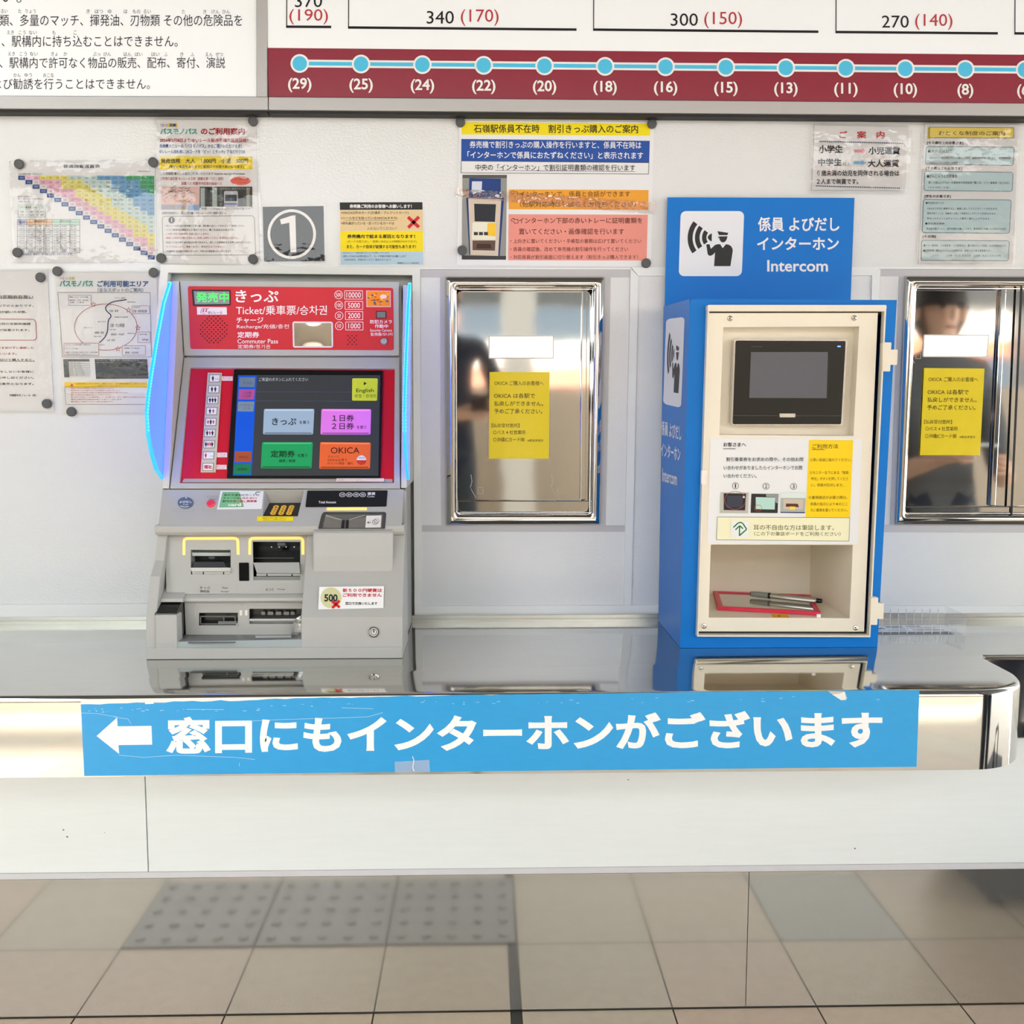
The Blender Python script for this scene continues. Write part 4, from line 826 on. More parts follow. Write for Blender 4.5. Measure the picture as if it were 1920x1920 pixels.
    for x, y, code in rows:
        cx, cy = 320+x/4.174, 680+y/4.174; mb = MB()
        mb.slab(SCN, fq(cx-10.4, cy-7.4, cx+10.6, cy-7.4, cx+9.6, cy+7.4, cx-11.2, cy+7.4), mat('button_frame_olive', (150, 142, 120), .5), dd+.0042, .0012); mb.slab(SCN, fq(cx-9, cy-6, cx+9.2, cy-6, cx+8.4, cy+6, cx-9.8, cy+6), ink((240, 238, 232)), dd+.0052, .001); d = dd+.0055
        def man(x, s, M): mb.face(SCN, ell(x, cy-3.6*s, 1*s, 1.1*s, 9), M, d); mb.face(SCN, fq(x-1.9*s, cy-2.2*s, x+1.9*s, cy-2.2*s, x+2*s, cy+.9*s, x+1.2*s, cy+1*s, x+1*s, cy+4.6*s, x-1*s, cy+4.6*s, x-1.2*s, cy+1*s, x-2*s, cy+.9*s), M, d)
        RD = ink((214, 40, 50))
        if code == 'F': mb.text(SCN, '福祉', cx-8, cy-3.6, cx+7.6, cy+3.8, RD, d, .03)
        else:
            n = len(code); sp = 18/(n+.6)
            for k, ch in enumerate(code):
                px_ = cx-.4+(k-(n-1)/2)*min(sp, 6.2)
                if ch == 'A': man(px_, 1, K)
                elif ch == 'c': man(px_, .8, RD) if code != 'cx' else man(px_-2, 1, RD)
                elif ch == 'x': mb.text(SCN, '1人' if code == 'Ax' else 'こども', px_-1, cy-.6, px_+5.6, cy+3, GREYI, d)
        mb.build('passenger_button', bs)
    mb = MB()
    for q, s1, s2 in ((rect(415.8, 705.6, 436.4, 714), 'おとな', '1人 Adult'), (rect(405.6, 848.6, 426, 857.4), 'こども', '1人 Child'), (rect(404, 871.6, 425, 880), '福祉きっぷ', 'Discount')):
        mb.face(SCN, q, ink((240, 226, 224)), dd+.0008); mb.text(SCN, s1, q[0][0]+2, q[0][1]+1.4, q[1][0]-3, q[0][1]+4, REDI, dd+.0011, 0); mb.text(SCN, s2, q[0][0]+2, q[0][1]+5.2, q[1][0]-4, q[2][1]-1.4, ink((210, 120, 120)), dd+.0011, 0)
    mb.build('button_stickers', bs)
    mb = MB(); mb.face(SCN, fq(631, 896.9, 720, 896.9, 719.6, 903, 630, 903), ink((228, 214, 208)), .0006); mb.text(SCN, '画面にふれて操作してください', 634, 898, 712, 902, ink((190, 176, 172)), .0009); add(mb, 'rim_sticker')
    # ---------- cheeks and light fins
    prof = [(-.094, 1.4858), (-.2062, 1.070), (.02, 1.070), (.02, 1.4858)]
    mb = MB(); mb.yz(prof, XL, -.6225, beige_m); add(mb, 'side_cheek', solid=True, bevel=.0012)
    mb = MB(); mb.yz([(-.098, 1.480), (-.200, 1.070), (.02, 1.070), (.02, 1.480)], -.166, -.1545, beige_m); add(mb, 'side_cheek', solid=True, bevel=.0012)
    fin = mat('blue_light_fin', (70, 110, 255), .25, emit=.8, emit_rgb=(60, 96, 255), var=0); fin_e = mat('blue_fin_edge', (40, 140, 255), .25, emit=.95, emit_rgb=(24, 120, 255), var=0); led = mat('cyan_led', (80, 220, 255), .3, emit=1.5, emit_rgb=(60, 210, 255), var=0)
    oc = [(-.100, 1.4835), (-.108, 1.4805), (-.1542, 1.4363), (-.2011, 1.3666), (-.2398, 1.304), (-.266, 1.257), (-.2815, 1.2199), (-.279, 1.1796), (-.2629, 1.1436), (-.2356, 1.1092), (-.196, 1.0870)]
    inn = [(-.100, 1.476), (-.200, 1.0872)]
    for x0, x1 in ((-.6395, -.6362), (-.1535, -.1500)):
        mb = MB(); mb.yz(oc+[(-.180, 1.087), (-.085, 1.4835)], x0, x1, fin); f = add(mb, 'light_fin', solid=True)
        mb = MB(); inner = [(y+.011, z) for y, z in oc]
        for a, b, c, d in zip(oc[:-1], oc[1:], inner[:-1], inner[1:]):
            mb.prism([(x0-.0006, a[0]-.0006, a[1]), (x0-.0006, b[0]-.0006, b[1]), (x0-.0006, d[0], d[1]), (x0-.0006, c[0], c[1])], (x1-x0+.0012, 0, 0), fin_e)
        mb.build('fin_edge', f, solid=True)
        mb = MB(); L = [(oc[i], oc[i+1]) for i in range(1, 7)]
        for a, b in L:
            n = max(2, int(math.dist(a, b)/.0062))
            for k in range(n):
                y, z = a[0]+(b[0]-a[0])*k/n+.003, a[1]+(b[1]-a[1])*k/n; mb.tube([(x0-.0012, y, z), (x1+.0012, y, z)], .0021, led, 8)
        mb.build('led_row', f)
    # ---------- console
    keyh = fq(496, 918.9, 570.5, 919.5, 558.3, 968.2, 492.6, 967.8)
    xl, xr = XL, XR
    co = [CO(304.5, 918.5), CO(757.2, 917.5)]
    mb = MB()
    mb.plate(CO, fq(304.5, 918.3, 757.3, 917.4, 753, 986, 299.5, 986), [keyh], case_m, 0, .004); add(mb, 'console_top', solid=False)
    mb = MB(); mb.yz([(-.2615, 1.0035), (-.2640, .9995), (-.2630, .990), (-.2575, .984), (-.236, .980), (-.19, .980), (-.19, 1.0035)], XL+.0005, XR-.0005, case_m); add(mb, 'console_lip', solid=True, bevel=.0015)
    pf_ = CO(525, 968); pb_ = YP(-.1975)(525, 943); KP = through(pf_.y, pf_.z, pb_.y, pb_.z)
    mb = MB(); k = [KP(505.5, 943.2), KP(564.1, 942.8), KP(558.2, 968), KP(492.7, 967.6)]
    c0, c1 = CO(496, 918.9), CO(570.5, 919.5)
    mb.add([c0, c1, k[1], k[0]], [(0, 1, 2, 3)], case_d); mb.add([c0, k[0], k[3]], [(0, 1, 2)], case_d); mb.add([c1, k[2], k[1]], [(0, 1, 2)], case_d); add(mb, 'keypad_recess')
    mb = MB(); mb.face(KP, fq(505.5, 943.2, 564.1, 942.8, 558.2, 968, 492.7, 967.6), black_m, .0004); kp = add(mb, 'keypad')
    key_m = mat('amber_key', (250, 196, 60), .35, var=.03); lab = '1 2 3 4 5 6 7 8 9 * 0 #'.split(); 
    for j, (y, xs_) in enumerate(((951, (517.7, 532.3, 546.8)), (955, (516, 530.6, 545.2)), (958.8, (514, 528.8, 543.6)), (962.8, (512, 527, 541.8)))):
        for i, x in enumerate(xs_):
            mb = MB(); p = KP(x, y, .0005); q = KP(x+5.4, y, .0005); rr = (q-p).length
            mb.tube([p, p+KP.n*.0015, p+KP.n*.0022], [rr, rr, rr*.8], key_m, 14); mb.text(KP, lab[j*3+i], x-1.3, y-1.3, x+1.3, y+1.1, ink((90, 40, 10)), .003, .02); mb.build('key', kp)
    mb = MB(); mb.face(CO, fq(482.2, 968.4, 550, 968.4, 549.4, 976.6, 481.8, 976.6), ink((252, 228, 20)), .0008); mb.text(CO, '暗証番号入力の際は、周囲にご注意ください', 492, 969.6, 538, 972.2, ink((140, 90, 10)), .0011); mb.text(CO, '手元をかくして操作してください', 494, 973, 537, 975.6, ink((140, 90, 10)), .0011); add(mb, 'yellow_label')
    mb = MB(); mb.face(CO, ell(348, 942.5, 14.9, 10.8, 36), mat('call_button_slate', (92, 106, 122), .4), .0012); mb.text(CO, 'よびだし', 336.4, 938.6, 360, 943.2, WHT, .0016, .02); mb.text(CO, 'Call', 343, 944.6, 352.5, 947.2, WHT, .0016); mb.face(CO, ell(349, 933.4, 1.4, 1.1, 10), WHT, .0016)
    mb.line(CO, [(338, 948.4), (343, 950), (348, 950.6), (354, 949.6)], 1.1, WHT, .0016); add(mb, 'call_button')
    mb = MB(); p = CO(395.6, 945); 
    mb.tube([p, p+CO.n*.003, p+CO.n*.0045], [.0082, .0082, .0066], mat('red_button', (240, 62, 92), .3), 24); cb = add(mb, 'cancel_button')
    mb = MB(); mb.text(CO, 'とりけし', 388, 929.4, 410, 932.8, GREYI, .0006); mb.text(CO, 'Cancel', 391, 934.4, 407, 936.8, GREYI, .0006)
    for a, b in ((325, 364), (378, 404)): mb.frame(CO, rect(a, 954.4, b, 958.8), .5, ink((170, 166, 160)), .0006)
    add(mb, 'console_lettering')
    mb = MB(); q = fq(413.4, 920.2, 494.4, 920.8, 490.6, 954.4, 406.7, 955.4); mb.face(CO, q, ink((236, 238, 238)), .0008); g1 = ink((128, 198, 140)); mb.face(CO, fq(418, 923, 448, 923, 456.6, 950, 411.6, 950.6), g1, .0011); mb.frame(CO, fq(418, 923, 448, 923, 456.6, 950, 411.6, 950.6), .7, ink((30, 110, 60)), .0013)
    mb.text(CO, '県外交通系ICカードの', 419.5, 926, 486, 930.2, ink((30, 70, 50)), .0014, .016); mb.text(CO, 'チャージは、', 418.6, 932, 452, 936, ink((30, 70, 50)), .0014, .016); mb.text(CO, '改札窓口', 453.6, 932, 481, 936, REDI, .0014, .01); mb.text(CO, '駅中の', 417.4, 937.6, 436, 941.8, ink((30, 70, 50)), .0014, .016); mb.text(CO, '乗り越し精算機', 437, 937.6, 481.4, 941.8, REDI, .0014, .016); mb.text(CO, 'card', 427.6, 943.2, 452, 949, WHT, .0014, .03)
    mb.line(CO, [(488, 923), (482, 922.4), (478.6, 924.6), (481, 926.6)], 1.2, NAVY, .0014); add(mb, 'card_sticker')
    mb = MB(); mb.slab(CO, rounded(fq(576.4, 919.8, 726.8, 919.4, 724.6, 949.4, 572.6, 950.4), 2), mat('black_display', (34, 36, 38), .2, var=.1), .0015, .0012); ad = add(mb, 'amount_display')
    mb = MB(); mb.text(CO, 'Total Amount', 597.5, 939.2, 630, 943.8, WHT, .002, .012); mb.text(CO, '硬貨', 689, 922.8, 703.8, 928.2, WHT, .002, .02); mb.text(CO, 'Coin', 688.5, 929, 702, 932.4, WHT, .002)
    for x, s in ((642, '10'), (655, '50'), (667.7, '100'), (680, '500')): mb.ring(CO, ell(x, 927.6, 5.8, 4.3), ell(x, 927.6, 5, 3.6), WHT, .002); mb.text(CO, s, x-3, 925.9, x+3, 929.2, WHT, .002, .01)
    mb.build('lettering', ad)
    mb = MB(); mb.face(CO, fq(613, 951.6, 688, 951.4, 688, 956.4, 612.6, 956.8), glow_orange, .0008); add(mb, 'light_guide')
    # ---------- coin hopper
    hx0, hx1 = CO(587, 992).x, CO(737, 992).x
    mb = MB(); hz = CO(660, 993.5).z; hy = CO(660, 993.5).y
    mb.yz([(hy, hz), (hy-.004, hz-.006), (hy-.012, hz-.05), (hy-.015, hz-.082), (hy-.008, hz-.096), (-.24, hz-.108), (-.22, hz-.02), (-.22, hz)], hx0, hx1, case_m); add(mb, 'coin_hopper', solid=True, bevel=.006, seg=3)
    mb = MB(); tr = [(608, 960), (721, 960), (724.3, 964), (721.6, 991), (596.4, 991.4), (603, 965)]; tri = [(612.5, 965.2), (717.5, 964.5), (715.8, 990.2), (604, 990.6), (608.5, 968)]
    mb.plate(CO, tr, [fq(611, 964.6, 717.6, 964.2, 715.6, 989.8, 604.6, 990.2)], brush_m, .0012, .001); ct = add(mb, 'coin_tray')
    mb = MB(); pf = fq(611, 964.6, 717.6, 964.2, 715.6, 989.8, 604.6, 990.2); st2 = mat('coin_tray_steel', (178, 172, 162), .35, .7, var=.06)
    a, b, c, d = pf; m0, m1 = (641, 974.5), (652.5, 974.5)
    P = lambda p, dd: CO(p[0], p[1], dd)
    mb.add([P(a, .0014), P(b, .0014), P((654.5, 975), .0010), P((641.5, 975), .0010)], [(0, 1, 2, 3)], mat('coin_tray_back', (134, 136, 126), .4, .6)); mb.add([P(a, .0014), P((641.5, 975), .0010), P((639, 990), .0012), P(d, .0014)], [(0, 1, 2, 3)], st2); mb.add([P((654.5, 975), .0010), P(b, .0014), P(c, .0014), P((654, 990), .0012)], [(0, 1, 2, 3)], st2); mb.add([P((641.5, 975), .0010), P((654.5, 975), .0010), P((654, 990), .0012), P((639, 990), .0012)], [(0, 1, 2, 3)], st2)
    mb.face(CO, fq(641.2, 975.2, 646.8, 975.2, 645.6, 990.3, 639.4, 990.3), dark_m, .0018); mb.face(CO, fq(648.6, 975.2, 654.2, 975.2, 653.4, 990.3, 647.6, 990.3), dark_m, .0018); mb.line(CO, [(611.4, 966.5), (641, 974.6)], .9, ink((226, 222, 212)), .002); mb.line(CO, [(654.6, 974.6), (684.5, 965.6)], .9, ink((226, 222, 212)), .002); mb.build('coin_slot', ct)
    mb = MB(); mb.face(CO, fq(687, 966.8, 715.4, 966.4, 713.6, 989, 685, 989.4), ink((232, 228, 222)), .0022); mb.line(CO, [(689, 979.8), (695.5, 979.8)], .9, K, .0025); mb.line(CO, [(691.6, 977.6), (689, 979.8), (691.6, 982)], .9, K, .0025); mb.ring(CO, ell(703, 979, 5, 4.6, 20), ell(703, 979, 4.3, 3.9, 20), K, .0025); mb.ring(CO, ell(706, 977, 5, 4.6, 20, 0, 360), ell(706, 977, 4.4, 4, 20), K, .00245); mb.text(CO, 'V', 701.8, 977.4, 704.2, 980.4, K, .0025); mb.build('coin_card', ct)
    # ---------- slot face
    h1 = fq(357.7, 1030.8, 432.3, 1031, 432.5, 1076.8, 358, 1076.8); h2 = fq(474, 1015.4, 563, 1015.8, 563, 1087.6, 475.4, 1087.6); 
    mb = MB(); mb.plate(SF, fq(310, 997, 590, 997, 572, 1113, 312, 1114), [h1, h2], case_m, 0, .003); add(mb, 'slot_face')
    mb = MB(); mb.pocket(SF, h1, .03, case_d, black_m); s1 = add(mb, 'ticket_slot')
    mb = MB(); mb.face(SF, fq(359, 1036, 431.6, 1036, 431.6, 1042.4, 361, 1042.4), dull_m, -.004); mb.slab(SF, fq(363.6, 1053.6, 420, 1053.6, 424, 1063.6, 361, 1063.6), mat('black_slot_lip', (40, 42, 44), .3), .001, .012); mb.slab(SF, fq(357, 1064.4, 431.4, 1064.2, 431.8, 1070.8, 359, 1071), mat('slot_lip_silver', (206, 204, 200), .3), .007, .012); mb.slab(SF, fq(360, 1072.4, 431.8, 1072.4, 431.8, 1076.4, 361, 1076.4), case_m, .0005, .006)
    for x in (381.3, 419.4): mb.slab(SF, rect(x-1, 1071.6, x+1, 1076.8), black_m, .0008, .003)
    mb.face(SF, ell(397, 1045.6, 6.4, 2.6, 16), mat('slot_roller', (58, 62, 64), .3), -.006); mb.build('slot_lip', s1)
    mb = MB(); mb.pocket(SF, h2, .035, black_m, black_m); s2 = add(mb, 'bill_slot')
    mb = MB(); mb.slab(SF, fq(474.8, 1054.8, 560.4, 1054.4, 562.6, 1074.4, 481.6, 1074.4), mat('bill_flap_grey', (166, 168, 166), .35), .009, .022); mb.slab(SF, fq(481, 1075.4, 563, 1075.4, 563, 1079.4, 481, 1079.4), case_m, .001, .012); mb.slab(SF, fq(475.4, 1081, 563, 1081, 563, 1087.4, 475.4, 1087.4), mat('slot_floor_grey', (130, 132, 130), .5), -.002, .01)
    for x in (500.6, 547.6): mb.slab(SF, rect(x-1, 1074.8, x+1, 1079.8), black_m, .0014, .003)
    for x in (509, 523.6, 536.6, 551.6): mb.face(SF, ell(x, 1025.6, 1.1, 1.3, 10), ink((220, 224, 224)), -.012)
    mb.slab(SF, rect(520, 1017, 534.6, 1023), mat('slot_sensor', (84, 86, 86), .4), -.008, .01); mb.line(SF, [(477, 1046.4), (551, 1046.4)], .9, ink((110, 112, 110)), -.01); mb.build('bill_flap', s2)
    mb = MB(); mb.slab(SF, rounded(fq(448, 1055, 466.6, 1055, 467.2, 1089, 448.4, 1089), 1.5), mat('black_glossy', (14, 15, 16), .1, var=0), .0012, .001); add(mb, 'sensor_window')
    for P_ in ([(344.9, 1040.5), (344.9, 1014), (347, 1010.6), (351, 1009.6), (440, 1009.2), (444, 1010.4), (446, 1013.6), (446.6, 1040)], [(468.3, 1039.8), (468.5, 1013.6), (470.4, 1010.2), (474, 1009.2), (562, 1008.8), (566, 1010), (567.8, 1013), (568.2, 1039.8)]):
        mb = MB(); mb.line(SF, P_, 5.2, glow_orange, .0008); add(mb, 'light_guide')
    mb = MB()
    for s, a, b, c, d in (('きっぷ', 374.8, 1099.6, 394, 1104.2), ('領収証', 374.6, 1106.2, 393, 1111), ('Ticket', 416, 1100.6, 427.4, 1103.6), ('Receipt', 414.6, 1107.8, 429.4, 1111), ('おつり', 498.2, 1103, 512.8, 1108), ('Change', 520, 1103.4, 534.6, 1106.8)): mb.text(SF, s, a, b, c, d, ink((66, 64, 62)), .0006, .012)
    mb.frame(SF, rect(370.6, 1097, 445, 1113), .4, ink((174, 170, 166)), .0006); mb.frame(SF, rect(495, 1097.4, 538.6, 1110), .4, ink((174, 170, 166)), .0006); add(mb, 'slot_lettering')
    # ---------- ledge, return face, tray
    LF = through(-.274, .862, -.276, .79)
    ledge = [(-.281, .872), (-.2885, .866), (-.290, .860), (-.286, .857), (-.25, .857), (-.25, .872)]
    xc = RP1(567, 1120).x
    mb = MB(); mb.yz(ledge, XL+.02, xc+.01, case_m); add(mb, 'slot_ledge', solid=True, smooth=False, bevel=.0012)
    g1 = fq(373, 1149, 446, 1149, 446, 1172.6, 373, 1172.6); g2 = fq(467.5, 1141.4, 572, 1141.4, 572, 1160, 467.5, 1160.4); g3 = fq(468, 1164, 572, 1163.6, 572, 1169.4, 468, 1169.6)
    mb = MB(); mb.plate(LF, fq(345.5, 1121, 580, 1121, 580, 1190, 348.5, 1190), [g1, g2, g3], case_m, 0, .003); add(mb, 'return_face')
    mb = MB(); mb.pocket(LF, g1, .02, black_m, black_m); q1 = add(mb, 'receipt_outlet')
    mb = MB(); mb.frame(LF, fq(376, 1156, 441, 1156, 441, 1170, 376, 1170), 2.4, mat('outlet_frame_grey', (96, 98, 96), .4), -.004); mb.slab(LF, fq(409, 1165, 444, 1165, 444, 1171, 409, 1171), mat('outlet_lip', (120, 122, 120), .4), -.002, .006); mb.line(LF, [(419.6, 1156), (419.6, 1164)], 3, mat('outlet_frame_grey', (96, 98, 96)), -.003); mb.slab(LF, fq(372.6, 1172.8, 441, 1172.8, 445.6, 1168, 447, 1168, 444, 1175, 373, 1175), case_m, .003, .004); mb.build('outlet_lip', q1)
    mb = MB(); mb.pocket(LF, g2, .02, black_m, black_m); mb.pocket(LF, g3, .012, dull_m, dull_m); q2 = add(mb, 'change_outlet')
    mb = MB()
    for x in (493, 506, 521, 536, 548): mb.slab(LF, rect(x-4 if x not in (493, 548) else x-3, 1147, x+6 if x not in (493, 548) else x+4, 1153), mat('change_gate', (128, 126, 116), .4), -.008, .004)
    mb.slab(LF, fq(468, 1160.6, 570, 1160.2, 570, 1163.6, 468, 1163.8), mat('slot_lip_silver', (206, 204, 200)), .004, .006); mb.build('change_gate', q2)
    mb = MB()
    for x in (451.6, 461.6): mb.face(LF, rect(x-2.3, 1144, x+2.3, 1154), ink((238, 234, 226)), .0006)
    pk = ink((206, 196, 190)); mb.line(LF, [(366, 1156), (366, 1136.6), (368.4, 1133.6), (447, 1133.4), (450, 1136)], 1.1, pk, .0006); mb.line(LF, [(458, 1140), (459.4, 1134), (463, 1132), (561, 1131.6), (566, 1134)], 1.1, pk, .0006); add(mb, 'return_markings')
    tz = YP(-.3345)(450, 1203).z - .0004; tray_m = mat('tray_grey', (150, 154, 153), .4, var=.02); TP = ZP(tz)
    mb = MB(); mb.box(-.60, xc+.002, -.329, -.272, tz-.012, tz, tray_m); tr_ = add(mb, 'coin_return_tray', solid=True)
    mb = MB(); FT = YP(-.3345)
    mb.slab(FT, rounded(fq(327, 1203.6, 567, 1199, 567, 1213.4, 328, 1215.4), 4), mat('tray_rim_blue_grey', (168, 178, 180), .4), 0, .006); mb.build('tray_rim', tr_)
    mb = MB(); mb.face(TP, [(361, 1190.5), (438, 1190), (446, 1195), (441, 1205.5), (352, 1206.5)], mat('tray_hollow', (132, 134, 134), .4), .0005); mb.face(TP, rounded(fq(456, 1186, 566, 1184.5, 566, 1198, 455, 1198.5), 5), mat('coin_cup_grey', (118, 122, 122), .3), .0005); mb.face(TP, fq(477.6, 1186.6, 545, 1186, 545.6, 1190.4, 477.6, 1190.8), mat('cup_floor', (190, 192, 194), .3), .0008); mb.face(TP, fq(479, 1192, 546, 1191.4, 546, 1195.4, 479, 1196), ink((240, 240, 240)), .0008); mb.build('coin_cup', tr_)  # the white strip in the cup is a painted highlight
    mb = MB(); cl = film('clear_flap', gain=2.0, bump=(60, .4, .004), base=.18); n = 8; A = [(566.8, 1152), (558, 1157), (551, 1166), (547, 1178), (546, 1190), (548, 1198)]; 
    vs = []; 
    for i, (u, v) in enumerate(A): vs += [YP(-.305)(u, v), YP(-.285)(u+6, v), YP(-.30)(568, v+1)]
    mb.add(vs, [(3*i, 3*i+1, 3*i+4, 3*i+3) for i in range(5)]+[(3*i+2, 3*i, 3*i+3, 3*i+5) for i in range(5)], cl); mb.build('clear_flap', tr_, smooth=True)
    # ---------- black reader and grey post at the left of the cavity
    X1 = YP(-.328)(330, 1150).x; XB = XPL(X1)
    a, b, c, d = XB(330, 1150), XB(343.3, 1120.8), XB(346.7, 1189), XB(333.3, 1199)
    mb = MB(); pts = [a, b, c, d]; mb.prism(pts, (XL+.016-X1, 0, 0), mat('black_glossy', (14, 15, 16))); add(mb, 'card_reader', solid=True, bevel=.001)
    mb = MB(); mb.yz([(-.3335, .843), (-.3375, .790), (-.3375, .775), (-.30, .775), (-.30, .843)], XL+.0175, YP(-.335)(332, 1180).x, case_m); add(mb, 'reader_post', solid=True, bevel=.003)
    mb = MB(); mb.yz([(-.262, .885), (-.300, .8665), (-.300, .86), (-.262, .86)], XL+.018, YP(-.28)(349, 1120).x, case_m); add(mb, 'reader_hood', solid=True, bevel=.002)
    # ---------- rims, right column, base
    rim = [(-.206, 1.066), (-.2667, .9361), (-.2951, .9096), (-.3118, .8715), (-.3295, .8363), (-.333, .8044), (-.338, .7585), (-.02, .7585), (-.02, 1.066)]
    mb = MB(); mb.yz(rim, XL, XL+.0185, case_m); add(mb, 'side_rim', solid=True, bevel=.0015)
    col = [(-.20, 1.0), (-.2345, 1.0), (-.3295, .8363), (-.338, .7585), (-.19, .7585)]
    mb = MB(); mb.yz(col, xc, XR, case_m); add(mb, 'front_column', solid=True, bevel=.002)
    mb = MB(); mb.yz([(-.20, 1.064), (-.206, 1.064), (-.2345, 1.0), (-.20, 1.0)], XR-.02, XR, case_m); add(mb, 'side_rim', solid=True)
    BF = YP(-.338); z1 = BF(450, 1214.5).z
    mb = MB(); mb.box(XL+.0005, XR-.0005, -.338, -.2, .7585, z1, case_m); add(mb, 'base_plinth', solid=True, bevel=.0015)
    mb = MB(); S = RP1; mb.face(S, fq(598.6, 1100.4, 720, 1099, 719, 1140, 596.7, 1142.8), ink((244, 244, 244)), .0016); mb.face(S, ell(620.8, 1121, 19.6, 19.6, 36), ink((212, 210, 160)), .0019); mb.text(S, '500', 608, 1114, 633, 1128, ink((36, 44, 46)), .0022, .035)
    X = ink((218, 32, 44)); mb.line(S, [(622.5, 1127), (637, 1139)], 5, X, .0025); mb.line(S, [(636.5, 1126), (623, 1140)], 5, X, .0025); mb.text(S, '新５００円硬貨は', 642.4, 1103.2, 716.4, 1110.4, ink((200, 34, 60)), .0022, .03); mb.text(S, 'ご利用できません', 642.4, 1112.2, 716, 1119.4, ink((200, 34, 60)), .0022, .03); mb.text(S, '窓口で交換いたします', 647.3, 1128.4, 707.5, 1134.4, K, .0022, .02); add(mb, 'coin_sticker')
    lock('key_lock', RP2, 701, 1185, 10, r, .001)
machine()

# ================================================================== INTERCOM CABINET
CX0, CX1 = .386, .7793
B = through(-.267, .758, -.2955, 1.4335)
def emblem(mb, S, q, d, nz, dk, scale=1):
    def T(x, y): return bil(q, x/572.0, y/585.0)                 # the emblem drawn on a 572 x 585 field
    def A(cx, r0, r1, a=36):
        n = 14; o = [T(cx-r1*math.cos(math.radians(-a+2*a*i/n)), 236+r1*math.sin(math.radians(-a+2*a*i/n))) for i in range(n+1)]; i_ = [T(cx-r0*math.cos(math.radians(a-2*a*i/n)), 236+r0*math.sin(math.radians(a-2*a*i/n))) for i in range(n+1)]
        mb.face(S, o+i_, dk, d)
    A(310, 195, 240, 37); A(310, 132, 174, 37); A(310, 70, 110, 36)
    mb.face(S, [T(*p) for p in ((288, 200), (288, 274), (268, 262), (255, 248), (252, 236), (255, 224), (268, 210))], dk, d)
    mb.face(S, [T(*p) for p in ((338, 181), (436, 196), (428, 216), (352, 216))], dk, d)
    h = [T(391+37*math.cos(math.radians(t)), 228+54*math.sin(math.radians(t))) for t in range(0, 181, 15)]
    mb.face(S, [T(430, 227)]+h[1:-1]+[T(356, 240), T(338, 238), T(356, 228)], dk, d)
    mb.face(S, [T(*p) for p in ((240, 300), (270, 298), (283, 340), (318, 306), (340, 298), (366, 298), (390, 333), (418, 298), (446, 303), (466, 316), (480, 340), (482, 360), (466, 495), (318, 495), (322, 372), (304, 392), (284, 402), (266, 400), (256, 386))], dk, d)
